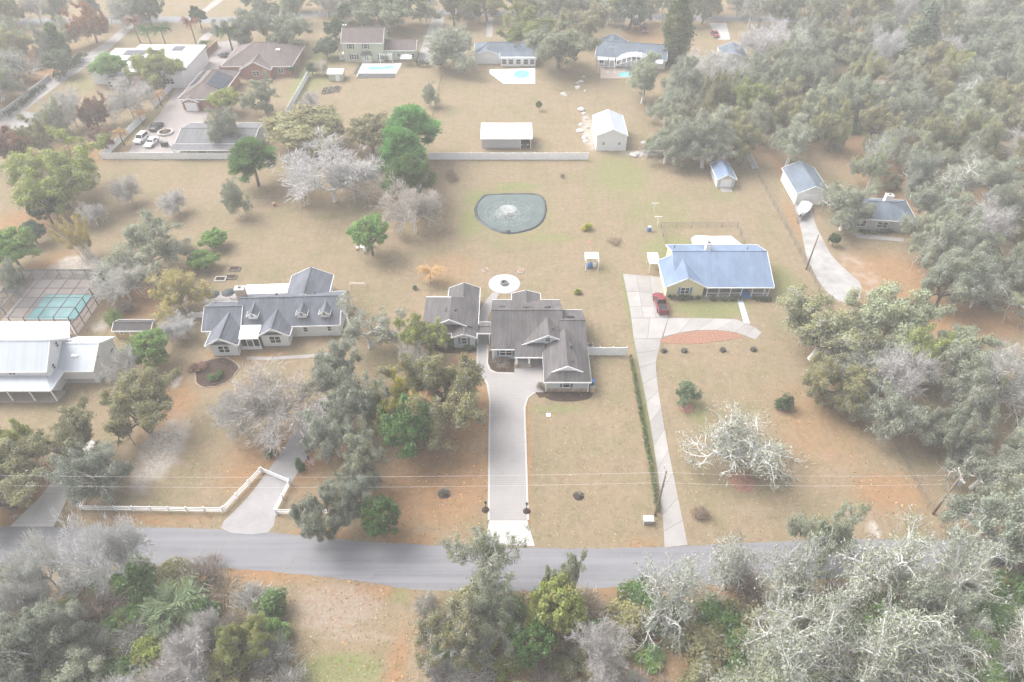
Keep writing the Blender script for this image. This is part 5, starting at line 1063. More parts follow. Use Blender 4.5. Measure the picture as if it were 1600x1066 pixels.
h = House('dark_roof_house', 'low house with dark blue grey roof and a white arched pool screen', (36.0, 210.2), R(-10), wall='siding_white', roof='shingle_bluegrey')
h.gable(-10.2, 10.2, -5.6, 5.6, 2.9, .42, 'x', .45); h.gable(-10.2, -2.0, -2.0, 8.4, 2.9, .42, 'y', .45)
h.slope([(5.6, -7.6, 2.5), (9.4, -7.6, 2.5), (9.4, -5.4, 2.9), (5.6, -5.4, 2.9)], .12, 'metal_roof_white', 'awning', [0]); h.pipe(-5.2, 3.0, 4.8); h.pipe(-4.6, 3.0, 4.8); h.vent(2, 2.8, 4.3, .6, .3)
h.box('entry_roof', -9.6, -6.6, -8.2, -5.9, 2.5, 2.65, 'metal_roof_white'); h.box('entry_roof', -6.3, -4.6, -7.6, -5.9, 2.4, 2.55, 'metal_roof_white')
for x_ in (-8.5, -4.0, 7.5): h.window(x_, -5.6, .8, 1.2, 1.2, 'S', 2)
h = House('far_cottage', 'small cottage with dark slate roof beside a concrete drive', (66.2, 209.0), R(-8), wall='siding_white', roof='shingle_bluegrey')
h.gable(-3.6, 3.6, -4.4, 4.4, 2.7, .45, 'y', .4); h.window(0, -4.4, .9, 1.4, 1.2, 'S', 2); h.slope([(3.6, -5.6, 2.2), (5.6, -5.6, 2.0), (5.6, -2.8, 2.0), (3.6, -2.8, 2.2)], .1, 'metal_roof_white', 'lean_to')
h = House('flat_roof_house', 'white flat roofed house with dark rooftop solar panels', (-105.0, 201.0), wall='siding_white', roof='metal_roof_white', trim='trim_white')
for x0_, x1_, y0_, y1_, z_ in ((-13.5, 4.2, -9.0, 9.0, 3.4), (4.4, 13.5, -11.5, 8.0, 4.6), (-8.0, 4.0, 9.2, 13.0, 3.0)):
    h.body(x0_, x1_, y0_, y1_, z_); r_ = h.box('roof', x0_ - .4, x1_ + .4 if x1_ != 4.2 else x1_, y0_ - .4, y1_ + (.4 if y1_ != 9.0 else .1), z_, z_ + .22, 'metal_roof_white')
for x_, y_, a_, b_ in ((-9.5, 3.4, 6, 2), (-6.5, -1.2, 4, 2), (-1.5, 3.4, 3, 2)): h.solar((x_, y_, 3.66), (1, 0, 0), (0, 1, .06), a_, b_)
h.solar((5.2, 3.6, 4.9), (1, 0, 0), (0, 1, 0), 3, 2); h.chimney(-10.6, -4.6, 3.4, 4.8, 1.6, 1.4); h.box('lower_roof', -8.0, -2.5, -12.6, -9.3, 2.7, 2.9, 'shingle_grey'); h.body(-7.8, -2.8, -12.4, -9.0, 2.7, 'siding_bluegrey')
for x_ in (-7, -5, -3.6): h.window(x_, -12.4, .6, 1.1, 1.6, 'S', 1)
h.window(9, -11.5, 1.2, 3.0, 1.4, 'S', 3)
h = House('brick_solar_garage', 'red brick garage with brown hip roof and solar panels', (-82.2, 183.0), wall='brick_red', roof='shingle_brown', cat='garage')
h.hip(-5.0, 4.6, -7.8, 10.5, 3.2, .45, .6); h.gable(-4.4, -.4, -8.6, -3, 2.8, .4, 'y', .4, mat_='shingle_brown'); h.door(-2.4, -8.6, 2.9, 2.2, 'S', 'trim_white', 'garage_door', 4); h.window(-2.4, -8.6, 2.55, 1.1, .6, 'S', 2)
a_ = math.atan(.45)
h.solar((4.7, -3.2, 3.42), (0, 1, 0), (-math.cos(a_), 0, math.sin(a_)), 7, 2, (1.25, 2.0)); h.solar((-4.9, -1.0, 3.5), (0, 1, 0), (math.cos(a_), 0, math.sin(a_)), 7, 1, (1.25, 2.2))
h = House('brown_hip_house', 'large brick house with brown hip roof and front gable beside the paved court', (-73.4, 205.6), wall='brick_red', roof='shingle_brown')
h.hip(-9.6, 9.6, -7.5, 8.0, 3.1, .46, .6); h.gable(-4.0, 4.0, -9.6, 0, 3.0, .5, 'y', .5); h.window(0, -9.6, .9, 1.8, 1.3, 'S', 2); h.window(6.6, -7.5, .9, 1.4, 1.3, 'S', 2); h.pipe(3, 3, 5.4); h.vent(-3, -1, 5.8, .5, .4); h.box('skylight', 4.6, 5.7, -2.3, -1.2, 4.9, 5.6, 'trim_white')
h.box('brick_wall', -12.4, -9.8, -4.4, -4.1, 0, 1.8, 'brick_red')
h = House('low_grey_house', 'low house with flat grey brown roof inside the compound wall', (-70.4, 155.2), wall='siding_bluegrey', roof='shingle_grey')
h.gable(-9.0, 9.0, -4.6, 5.6, 3.0, .22, 'x', .5); h.slope([(-9.6, -7.4, 2.4), (9.0, -7.4, 2.4), (9.0, -5.1, 2.86), (-9.6, -5.1, 2.86)], .14, fascia=[0]); h.window(-7.2, -4.6, .6, 1.8, 1.6, 'S', 2); h.door(-3.6, -4.6, 1.8, 2.1, 'S', 'glass_dark'); h.window(7.0, -4.6, .8, 1.6, 1.2, 'S', 2); h.body(5.0, 8.6, -6.6, -4.6, 2.4); h.post(-9.0, -7.1, 2.3, .16); h.post(0, -7.1, 2.3, .16); h.box('skylight', -1.6, -.4, -2.2, -1.6, 3.2, 3.65, 'trim_white')
# ------------------------------------------------------------------ water
def water_mat(name, col, rough=.06, rip=.25, sc=2.5):
    m, n, l, p = nodes_of(name)
    g = n.new('ShaderNodeNewGeometry'); a = noise(n, l, g.outputs['Position'], .4, 4); c = mixc(n, l, a, tuple(x * .85 for x in col), tuple(min(1, x * 1.12) for x in col)); l.new(c, p.inputs['Base Color'])
    p.inputs['Roughness'].default_value = rough; p.inputs['Specular IOR Level'].default_value = .5
    b = n.new('ShaderNodeBump'); b.inputs['Strength'].default_value = rip; b.inputs['Distance'].default_value = .04; l.new(noise(n, l, g.outputs['Position'], sc, 3), b.inputs['Height']); l.new(b.outputs[0], p.inputs['Normal'])
water_mat('pond_water', (.085, .115, .11), .10, .4, 1.6); water_mat('pool_water', (.20, .50, .52), .06); water_mat('pool_pale', (.48, .66, .70), .06); water_mat('spray', (.80, .83, .82), .3, .1)
pp = smooth_poly(GP([(744, 322), (756, 307), (775, 304), (800, 303.5), (835, 304), (848, 310), (852, 322), (851, 338), (844, 350), (828, 359), (800, 365), (775, 361), (756, 351), (745, 338)]), 6)
pm = (sum(x for x, y in pp) / len(pp), sum(y for x, y in pp) / len(pp))
pond = thing('garden_pond', 'rounded garden pond with dark liner and spray fountain on the back lawn', 'pond', pm)
loc_ = [(x - pm[0], y - pm[1]) for x, y in pp]; n_ = len(loc_)
MB().add([(x * .955, y * .955, .10) for x, y in loc_], [tuple(range(n_))] if True else []).build('water', 'pond_water', pond)
o = pond.children[0]
if o.data.polygons[0].normal.z < 0: o.data.flip_normals()
mb = MB()
for i in range(4):
    pass
rings = [(1.035, .0), (1.02, .10), (1.0, .22), (.975, .16), (.95, .06)]
rg = random.Random(4); wob = [1 + rg.uniform(-.014, .014) for _ in range(n_)]
mb.add([(x * s_ * wob[i], y * s_ * wob[i], z_) for s_, z_ in rings for i, (x, y) in enumerate(loc_)], [(r_ * n_ + i, r_ * n_ + (i + 1) % n_, (r_ + 1) * n_ + (i + 1) % n_, (r_ + 1) * n_ + i) for r_ in range(len(rings) - 1) for i in range(n_)])
mb.build('liner', 'liner_black', pond, smooth=True)
fc = G(794, 334); fx, fy = fc[0] - pm[0], fc[1] - pm[1]
fl = MB().lathe([(.3, .05), (.34, .2), (.12, .3), (.06, .5)], (fx, fy, 0)).build('fountain_head', 'hdpe_dark', pond, smooth=True)
rg = np.random.default_rng(8); L = Leaves()
for rr, hh, kk in ((1.2, 1.4, 900), (2.6, 1.0, 5200), (4.8, .15, 4200)):
    t = np.clip(np.abs(rg.normal(size=kk)) * .6, 0, 1); az = rg.random(kk) * 6.283; r_ = rr * t; c_ = np.stack([fx + r_ * np.cos(az), fy + r_ * np.sin(az), .14 + np.clip(hh * 4 * t * (1 - t), 0, None)], 1)
    d_ = nrm(rg.normal(size=(kk, 3))); e_ = nrm(np.cross(d_, rg.normal(size=(kk, 3)))); L.rhombs(c_, d_ * .042, e_ * .042, np.stack([np.ones(kk), np.zeros(kk), np.zeros(kk)], 1))
link('spray', L.mesh('spray', 'spray'), pond)['kind'] = 'stuff'
wd = G(794, 363); MB().lathe([(.45, .0), (.5, .25), (.3, .42), (.1, .46)], (wd[0] - pm[0], wd[1] - pm[1], 0), 9).build('skimmer', 'hdpe_dark', pond)
def pool(label, pts_px, wat, cop='deck_white', z=.06, k=5):
    pts = smooth_poly(GP(pts_px), k); c_ = (sum(x for x, y in pts) / len(pts), sum(y for x, y in pts) / len(pts)); r_ = thing('swimming_pool', label, 'pool', c_)
    q = [(x - c_[0], y - c_[1]) for x, y in pts]
    if sum(q[i][0] * q[(i + 1) % len(q)][1] - q[(i + 1) % len(q)][0] * q[i][1] for i in range(len(q))) < 0: q = q[::-1]
    MB().prism(q, 0, z + .02).build('water', wat, r_); mb = MB()
    for i in range(len(q)): mb.beam((*q[i], z + .09), (*q[(i + 1) % len(q)], z + .09), .35, .14)
    mb.build('coping', cop, r_)
slab('pool_deck', GP([(557, 120), (616, 120), (628, 99), (566, 99)]), .05, 'deck_white')
pool('kidney shaped turquoise pool on white deck behind the green house', [(573, 107), (582, 104.5), (596, 105), (608, 103), (616, 104), (614, 108), (602, 110), (588, 110.5), (577, 110)], 'pool_water')
slab('solar_cover', GP([(557, 122.5), (617, 122), (618, 115), (560, 115)]), .075, 'vent_dark'); slab('solar_cover', GP([(552, 116), (558, 116), (566, 100), (561, 100)]), .075, 'vent_dark')
slab('pool_deck', GP([(765, 115), (787, 131), (836, 131), (836, 107), (765, 109)]), .05, 'deck_white')
pool('oval turquoise pool on white deck beside the low hip roofed house', [(802, 115), (808, 111), (820, 110), (827, 113), (827, 119), (820, 123), (808, 123), (802, 120)], 'pool_water')
slab('pool_deck', GP([(938, 123), (1004, 122), (1024, 106), (938, 106)]), .05, 'deck_tan')
pool('turquoise pool under the arched white screen roof', [(967, 121), (970, 113), (996, 112), (1000, 120)], 'pool_water', 'deck_tan', k=2)
slab('pool_deck', GP([(1080, 372), (1088, 368), (1115, 369.5), (1142, 369), (1162, 385), (1162, 392), (1084, 392)]), .05, 'deck_white')
pool('pale blue pool on white deck behind the yellow house', [(1092, 372), (1115, 373), (1140, 373), (1154, 384), (1150, 388), (1092, 388)], 'pool_pale', k=2)

# ------------------------------------------------------------------ screened cages
m, n, l, p = nodes_of('screen_mesh'); p.inputs['Base Color'].default_value = (.05, .055, .065, 1); p.inputs['Roughness'].default_value = .8
tb = n.new('ShaderNodeBsdfTransparent'); mx = n.new('ShaderNodeMixShader'); mx.inputs[0].default_value = .38; l.new(tb.outputs[0], mx.inputs[1]); l.new(p.outputs[0], mx.inputs[2]); l.new(mx.outputs[0], n['Material Output'].inputs['Surface'])
cg = thing('screened_pool_cage', 'large dark framed screened pool cage behind the metal roofed house', 'pool cage', (-81.5, 93.8))
x0_, x1_, y0_, y1_ = -7.4, 7.6, -7.6, 7.6
def bar(p_, q_, w=.1): MB().beam(p_, q_, w, w).build('beam', 'frame_dark', cg)
for i in range(7):
    x_ = x0_ + (x1_ - x0_) * i / 6; bar((x_, y1_, 0), (x_, y1_, 2.4)); bar((x_, y1_, 2.4), (x_, y1_ - 2.2, 3.9)); bar((x_, y1_ - 2.2, 3.9), (x_, y0_, 3.9)); bar((x_, y0_, 0), (x_, y0_, 3.9))
    if i < 6:
        xm = x_ + 1.25; bar((x_, y1_, 2.4), (xm, y1_ - 2.2, 3.9), .07); bar((xm, y1_ - 2.2, 3.9), (x_ + 2.5, y1_, 2.4), .07)
for i in range(6): y_ = y0_ + (y1_ - 2.2 - y0_) * i / 5; bar((x0_, y_, 3.9), (x1_, y_, 3.9), .08); bar((x1_, y_, 0), (x1_, y_, 3.9)); bar((x0_, y_, 0), (x0_, y_, 3.9))
for z_ in (1.2, 2.4): bar((x1_, y0_, z_), (x1_, y1_, z_), .07); bar((x0_, y0_, z_), (x0_, y1_, z_), .07); bar((x0_, y1_, z_), (x1_, y1_, z_), .07)
def pane_(*q): MB().add(q, [tuple(range(len(q)))]).build('screen', 'screen_mesh', cg)
pane_((x0_, y0_, 3.8), (x1_, y0_, 3.8), (x1_, y1_ - 2.2, 3.8), (x0_, y1_ - 2.2, 3.8)); pane_((x0_, y1_ - 2.2, 3.8), (x1_, y1_ - 2.2, 3.8), (x1_, y1_, 2.3), (x0_, y1_, 2.3)); pane_((x0_, y1_, 0), (x1_, y1_, 0), (x1_, y1_, 2.3), (x0_, y1_, 2.3))
pane_((x0_, y0_, 0), (x0_, y1_, 0), (x0_, y1_, 2.3), (x0_, y1_ - 2.2, 3.8), (x0_, y0_, 3.8)); pane_((x1_, y0_, 0), (x1_, y1_, 0), (x1_, y1_, 2.3), (x1_, y1_ - 2.2, 3.8), (x1_, y0_, 3.8))
slab('cage_deck', [(-88.9, 86.2), (-73.9, 86.2), (-73.9, 101.4), (-88.9, 101.4)], .05, 'deck_tan')
r_ = thing('swimming_pool', 'rectangular turquoise pool inside the dark screened cage', 'pool', (-80.4, 93.4)); MB().box(-4.2, 4.2, -3.3, 3.4, 0, .09).build('water', 'pool_water', r_)
mb = MB(); mb.box(-4.5, 4.5, -3.6, -3.3, 0, .14); mb.box(-4.5, 4.5, 3.4, 3.7, 0, .14); mb.box(-4.5, -4.2, -3.3, 3.4, 0, .14); mb.box(4.2, 4.5, -3.3, 3.4, 0, .14); mb.build('coping', 'concrete', r_)
# arched screen by the dark roofed house
cg = thing('arched_pool_screen', 'white arched screen roof over the turquoise pool', 'pool cage', (36.2, 202.4), R(-8))
for i in range(9):
    x_ = -5.6 + i * 1.4; z_ = 2.5 + 1.5 * math.sin(math.pi * i / 8)
    MB().beam((x_, -3.6, z_), (x_, 3.2, z_ + .3), .09, .09).build('beam', 'trim_white', cg)
    if i < 8:
        z2 = 2.5 + 1.5 * math.sin(math.pi * (i + 1) / 8)
        MB().add([(x_, -.4, z_ + .1), (x_ + 1.4, -.4, z2 + .1), (x_ + 1.4, 3.2, z2 + .25), (x_, 3.2, z_ + .25)], [(0, 1, 2, 3)]).build('panel', 'metal_roof_grey', cg)
        for y_ in (-3.6, -.4, 3.2): MB().beam((x_, y_, z_ + .05), (x_ + 1.4, y_, z2 + .05), .08, .08).build('beam', 'trim_white', cg)
for i in (0, 2, 4, 6, 8): x_ = -5.6 + i * 1.4; MB().beam((x_, -3.6, 0), (x_, -3.6, 2.5 + 1.5 * math.sin(math.pi * i / 8)), .1, .1).build('post', 'trim_white', cg)
for i in range(4): x_ = -10.6 + i * 1.5; MB().beam((x_, -4, 0), (x_, -4, 2.2), .09, .09).build('post', 'trim_white', cg); MB().beam((x_, -4, 2.2), (x_, 1, 2.5), .08, .08).build('beam', 'trim_white', cg)
MB().beam((-10.6, -4, 2.2), (-5.6, -4, 2.2), .09, .09).build('beam', 'trim_white', cg)

# ------------------------------------------------------------------ fences
PAN = {}
def fence(name, label, p0, p1, hgt=1.83, step=2.44, mat_='vinyl_white', kind='panel', group=None):
    d = Vector((p1[0] - p0[0], p1[1] - p0[1])); ln = d.length; k = max(1, round(ln / step)); st = ln / k
    r_ = thing(name, label, 'fence', p0, math.atan2(d.y, d.x), group); key = (kind, hgt, round(st, 3), mat_)
    if key not in PAN:
        mb = MB()
        if kind == 'panel':
            mb.box(.07, st - .07, -.02, .02, .08, hgt - .1); mb.box(.06, st - .06, -.035, .035, hgt - .16, hgt - .04); mb.box(.06, st - .06, -.035, .035, .05, .17)
            for i in range(int(st / .3)): mb.box(.07 + i * .3, .09 + i * .3, -.028, .028, .17, hgt - .16)
        elif kind == 'rail':
            for z_ in (.35, .72, 1.08): mb.box(0, st, -.03, .03, z_ - .07, z_ + .07)
        elif kind == 'wall': mb.box(0, st, -.09, .09, 0, hgt); mb.box(0, st, -.14, .14, hgt, hgt + .08)
        else: mb.add([(0, 0, .03), (st, 0, .03), (st, 0, hgt), (0, 0, hgt)], [(0, 1, 2, 3)])
        pt = MB(); w = .065 if kind != 'chain' else .03; pt.box(-w, w, -w, w, -.1, hgt + (.06 if kind != 'wall' else .15))
        if kind in ('panel', 'rail'): pt.box(-w * 1.3, w * 1.3, -w * 1.3, w * 1.3, hgt + .06, hgt + .1)
        PAN[key] = (mb.mesh('panel', 'chain_mesh' if kind == 'chain' else mat_), pt.mesh('post', mat_))
    for i in range(k + 1):
        link('post', PAN[key][1], r_, (i * st, 0, 0))
        if i < k: link('rail_section' if kind == 'rail' else 'panel', PAN[key][0], r_, (i * st, 0, 0))
    if kind == 'chain': MB().beam((0, 0, hgt + .03), (ln, 0, hgt + .03), .05, .05).build('top_rail', mat_, r_)
    return r_
m, n, l, p = nodes_of('chain_mesh'); p.inputs['Base Color'].default_value = (.16, .16, .15, 1)
tb = n.new('ShaderNodeBsdfTransparent'); mx = n.new('ShaderNodeMixShader'); mx.inputs[0].default_value = .16; l.new(tb.outputs[0], mx.inputs[1]); l.new(p.outputs[0], mx.inputs[2]); l.new(mx.outputs[0], n['Material Output'].inputs['Surface'])
fence('vinyl_fence', 'long white vinyl fence along the back lawn behind the pond', (-19.7, 147.7), (17.9, 147.7))
fence('vinyl_fence', 'short white vinyl fence joining the main house to the lot edge', (12.2, 81.05), (18.7, 81.0))
fence('vinyl_fence', 'white vinyl fence beside the brown hip roofed house', (-58.9, 168.9), (-58.9, 197.6))
fence('compound_wall', 'white wall section along the open lawn below the low grey house', (-97.0, 148.0), (-64.0, 148.0), 1.7, 2.6, 'vinyl_white')
fence('compound_wall', 'white wall section beside the parked cars court', (-96.6, 148.6), (-95.4, 170.0), 1.7, 2.6, 'vinyl_white')
fence('compound_wall', 'white wall section between the bare tree lawn and the brick garage', (-95.4, 176.0), (-95.5, 190.5), 1.7, 2.6, 'vinyl_white')
fence('brick_wall', 'low red brick wall beside the flat roofed house', (-95.2, 192.0), (-93.0, 222.0), 1.7, 3.0, 'brick_red', 'wall')
fence('pale_wall', 'pale low wall and hedge line along the gated drive', (-133.4, 168.0), (-133.0, 196.0), 1.2, 3.5, 'stone_white', 'wall')
fence('rail_fence', 'white three rail fence, side run from the road corner beside the pale drive', (-56.9, 58.6), (-57.3, 51.5), 1.15, 2.4, kind='rail')
fence('rail_fence', 'white three rail fence, longest run parallel to the road', (-57.2, 51.35), (-38.2, 51.0), 1.15, 2.4, kind='rail')
fence('rail_fence', 'white three rail fence, slanted run towards the drive gate on the sandy lawn side', (-38.0, 51.2), (-34.9, 57.4), 1.15, 2.3, kind='rail')
fence('rail_fence', 'white rail gate across the worn asphalt drive', (-34.7, 57.5), (-30.5, 55.6), 1.15, 4.6, kind='rail')
fence('rail_fence', 'white three rail fence, slanted run on the flag pole side of the drive', (-30.4, 55.3), (-31.2, 50.9), 1.15, 2.3, kind='rail')
fence('rail_fence', 'white three rail fence, short run from the drive to the dull green oak', (-31.0, 50.7), (-24.0, 50.8), 1.15, 2.4, kind='rail')
fence('garden_fence', 'short white picket fence joining the dormer house and the yellow tree', (-55.6, 90.6), (-50.8, 90.6), 1.2, 1.6)
fence('far_gate_fence', 'white paddock rail fence by the far road', G(212, 17), G(224, 6), 1.15, 3.0, kind='rail')
for a_, b_, lab in (((56.0, 148.3), (56.2, 103.9), 'wire fence between the shed lawn and the gravel drive'), ((56.2, 103.7), (55.6, 83.4), 'wire fence under the yellowish oak'), ((55.6, 83.2), (55.3, 51.8), 'wire fence along the litter lawn towards the utility pole'),
                    ((30.4, 112.2), (30.5, 118.6), 'wire pool fence side facing the long driveway'), ((30.5, 118.7), (46.2, 118.9), 'wire pool fence across the back of the pool'), ((46.3, 118.8), (46.0, 112.6), 'wire pool fence side facing the gravel drive'), ((-20.4, 197.6), (-20.7, 166.0), 'old wire fence between the two far pool lawns')):
    fence('wire_fence', lab, a_, b_, 1.3, 3.0, 'galvanised', 'chain')
# vine covered fence on the lot's driveway side
rg = np.random.default_rng(3); L = Leaves()
for i in range(230):
    t = i / 229; clump(L, rg, (19.35 + rg.normal() * .08, 80.3 - 29.2 * t, .35 + .6 * rg.random()), .34, int(26 * (.4 + rg.random())), .11, .05, 1.0, None, .25)
vf = thing('vine_fence', 'low wire fence overgrown with green vines beside the neighbour drive', 'hedge', (0, 0)); o = link('vine', L.mesh('vine'), vf); o.color = (.10, .15, .05, 1)
for i in range(12): MB().tube([(19.35, 80.2 - i * 2.63, -.1), (19.35, 80.2 - i * 2.63, 1.25)], .03, 6).build('post', 'galvanised', vf)
# clipped hedges by the gated drive and the yellow house
def hedge(label, x0, x1, y0, y1, hgt, tint, seed):
    rg = np.random.default_rng(seed); L = Leaves(); c0 = ((x0 + x1) / 2, (y0 + y1) / 2); ar = (x1 - x0) * (y1 - y0) + 2 * hgt * (x1 - x0 + y1 - y0)
    for i in range(int(ar * 1.6) + 8):
        c_ = np.array([rg.uniform(x0, x1) - c0[0], rg.uniform(y0, y1) - c0[1], rg.uniform(.2, 1) ** .6 * hgt * .85]); clump(L, rg, c_, .38, 36, .12, .03, .9, None, .1)
    r_ = thing('hedge', label, 'hedge', c0); o = link('foliage', L.mesh('foliage'), r_); o.color = (*tint, 1)
hedge('dark clipped hedge along the gated drive, beside the pale wall', -132.2, -130.6, 170, 190, 1.4, (.05, .08, .04), 1); hedge('dark clipped hedge at the gate end of the drive', -132.0, -129.0, 194, 212, 2.0, (.06, .09, .05), 2)
hedge('low clipped hedge under the yellow house window', 28.3, 33.8, 95.2, 96.0, .8, (.09, .11, .07), 3); hedge('low clipped hedge before the yellow house porch', 35.2, 41.2, 95.0, 95.7, .8, (.09, .11, .07), 4); hedge('short clipped hedge beside the yellow house porch steps', 43.2, 46.6, 95.0, 95.7, .8, (.09, .11, .07), 5)
hedge('boxy green hedge at the pool side of the green house', -28.6, -24.6, 204.5, 206.5, 1.8, (.06, .10, .05), 6); hedge('boxy dark hedge at the lawn corner of the green house', -22.4, -20.6, 204, 207, 2.2, (.05, .08, .04), 7); hedge('dark hedge before the grey house under the oaks', 69.8, 77.5, 116.2, 117.2, .8, (.05, .07, .04), 8)

# ------------------------------------------------------------------ beds, rings and small garden things
slab('mulch_bed', [(-3.3, 80.1), (.35, 80.1), (.35, 77.15), (-2.5, 77.2), (-3.4, 77.9), (-3.85, 79.3), (-3.85, 82.0), (-3.3, 82.0)], .05, 'mulch_dark')
slab('mulch_bed', smooth_poly([(5.1, 72.8), (12.0, 72.8), (12.1, 71.6), (10.6, 71.0), (8.5, 70.8), (6.3, 71.0), (5.1, 71.7)], 3), .05, 'mulch_dark')
slab('mulch_bed', [(-14.2, 85), (-9.8, 84.6), (-9.7, 82.8), (-6.0, 82.8), (-5.85, 82.0), (-7.8, 81.4), (-11.0, 81.6), (-13.6, 82.8)], .05, 'mulch_dark'); slab('mulch_bed', [(3.6, 72.75), (4.9, 72.75), (5.0, 71.7), (4.2, 71.6)], .055, 'mulch_dark')
def ring(label, c_, r_, mat_='mulch_dark', border=None, plant_=None):
    t = thing('planting_ring', label, 'garden ring', c_); rg = random.Random(int(c_[0] * 10)); q = [(r_ * (1 + rg.uniform(-.07, .07)) * math.cos(i * math.pi / 12), r_ * (1 + rg.uniform(-.07, .07)) * math.sin(i * math.pi / 12)) for i in range(24)]
    MB().add([(x, y, .02) for x, y in q] + [(0, 0, .12)], [(i, (i + 1) % 24, 24) for i in range(24)]).build('mulch', mat_, t)
    if border: MB().tube([(x * 1.06, y * 1.06, .06) for x, y in q + q[:1]], .08, 6).build('edging', border, t)
    if plant_:
        tr_, cr_ = KIND['twiggy'][0]
        for nm, me in (('stem', tr_), ('foliage', cr_)): o = link(nm, me, t); o.scale = (plant_[0],) * 2 + (plant_[1],); o.color = (*plant_[2], 1)
ring('dark round mulch ring on the leaf litter lawn beside the drive', G(694, 772), .85, 'mulch_dark', None, (.5, .5, (.12, .09, .06))); ring('dark round mulch ring on the open front lawn', G(904, 775), .75, 'mulch_dark', None, (.4, .35, (.12, .09, .06)))
ring('small clay ring on the back lawn, on the dead palm side of the patio', G(758, 422), .55, 'clay', 'stone_white'); ring('small clay ring on the back lawn beside the round patio, house side', G(814, 424), .6, 'clay', 'stone_white'); ring('small bare clay patch beside the yellow green bush', G(921, 379), .6, 'clay')
for x_, y_ in ((1037, 549), (1069, 549), (1129, 548), (1177, 547)): ring('small dark planting ring in the row below the leaf bed', G(x_, y_), .55, 'mulch_dark', None, (.4, .4, (.10, .10, .07)))
for o in [o for o in COL.objects if o.get('label') == 'small dark planting ring in the row below the leaf bed']: o['group'] = 'planting rings below the leaf bed'
ring('red mulch ring under the mossy front lawn oak', G(1158, 752), 1.8, 'mulch_red'); ring('red mulch ring under the small young green tree', G(1072, 638), 1.2, 'mulch_red'); ring('red mulch ring under the small dark green young tree', G(1226, 641), .8, 'mulch_red')
ring('round shrub bed before the white dormer house', G(338, 582), 3.2, 'mulch_dark', 'stone_tan')
for c_, lab in ((G(759, 797), 'dark lamp post in a mulch ring on the litter side of the drive mouth'), (G(823, 799), 'dark lamp post in a mulch ring on the lawn side of the drive mouth')):
    t = thing('driveway_lamp', lab, 'lamp', c_); MB().lathe([(.55, .0), (.45, .08), (.1, .14)], k=14).build('mulch_mound', 'mulch_dark', t); MB().tube([(0, 0, 0), (0, 0, 1.5)], [.07, .05], 8).build('post', 'frame_dark', t); MB().lathe([(.08, 1.5), (.17, 1.58), (.19, 1.85), (.05, 2.0)], k=6).build('lantern', 'frame_dark', t)
    tr_, cr_ = KIND['shrub'][1]; o = link('foliage', cr_, t); o.scale = (.26, .26, .3); o.color = (.14, .07, .05, 1)
t = thing('fire_pit', 'round stone fire pit in the middle of the patio', 'fire pit', (pc[0], pc[1], .036))
for i in range(14): a_ = i * 2 * math.pi / 14; MB().box(-.13, .13, -.1, .1, 0, .38).build('stone', 'granite', t, (.62 * math.cos(a_), .62 * math.sin(a_), 0), (0, 0, a_ + math.pi / 2))
MB().lathe([(.5, .05), (.5, .2), (.0, .12)], k=16).build('bowl', 'frame_dark', t)
t = thing('utility_hatch', 'small white square utility cover on the front lawn', 'hatch', G(857, 649)); MB().box(-.32, .32, -.32, .32, 0, .12).build('lid', 'trim_white', t); MB().box(-.1, .1, -.03, .03, .12, .15).build('grip', 'metal_grey', t)
t = thing('air_conditioner', 'round topped air conditioning unit at the main house side', 'air conditioner', (13.0, 82.6)); MB().box(-.45, .45, -.45, .45, 0, .9).build('case', 'metal_grey', t); MB().lathe([(.4, .9), (.4, .94), (.36, .95)], k=16).build('fan_guard', 'vent_dark', t)
for dx, mt, nm, lb, dz in ((.5, 'plastic_blue', 'storage_bin', 'blue lidded bin beside the garage corner', 1.1), (.55, 'siding_tan', 'wooden_crate', 'tan crate in front of the blue bin at the garage', .7)):
    t = thing(nm, lb, 'bin', (12.0 + dx, 74.2 if mt == 'plastic_blue' else 73.1)); MB().prism([(-.3, -.33), (.3, -.33), (.36, .36), (-.36, .36)], 0, dz).build('body', mt, t); MB().box(-.4, .4, -.42, .42, dz, dz + .07).build('lid', mt if mt != 'siding_tan' else 'wood_grey', t)
# pump canopy by the lot edge
t = thing('pump_canopy', 'small white roofed canopy on posts sheltering blue tanks at the lot edge', 'canopy', (15.1, 105.2))
MB().add([(-1.3, -.2, 2.2), (1.3, -.2, 2.2), (1.3, 1.5, 2.5), (-1.3, 1.5, 2.5), (-1.3, -.2, 2.1), (1.3, -.2, 2.1), (1.3, 1.5, 2.4), (-1.3, 1.5, 2.4)], [(0, 1, 2, 3), (7, 6, 5, 4), (0, 4, 5, 1), (1, 5, 6, 2), (2, 6, 7, 3), (3, 7, 4, 0)]).build('roof', 'metal_roof_white', t)
for x_ in (-1.2, 1.2):
    for y_ in (-1.0, 1.4): MB().box(x_ - .05, x_ + .05, y_ - .05, y_ + .05, 0, 2.15).build('post', 'trim_white', t)
for x_ in (-1.2, 1.2): MB().beam((x_, -1.0, 2.15), (x_, -.2, 2.2), .08, .1).build('rafter', 'trim_white', t)
for i, (x_, y_, mt) in enumerate(((-.6, -.3, 'plastic_blue'), (-.1, .2, 'plastic_blue'), (.55, .1, 'car_white'))):
    q = thing('tank', ('blue plastic tank at the open corner of the small canopy', 'blue plastic tank in the middle of the small canopy', 'white plastic tank in the small canopy')[i], 'tank', (15.1 + x_, 105.2 + y_)); MB().lathe([(.26, 0), (.3, .1), (.3, .95), (.2, 1.1), (.08, 1.15)], k=14).build('body', mt, q, smooth=True); MB().lathe([(.09, 1.15), (.09, 1.22)], k=10).build('cap', 'hdpe_dark', q)
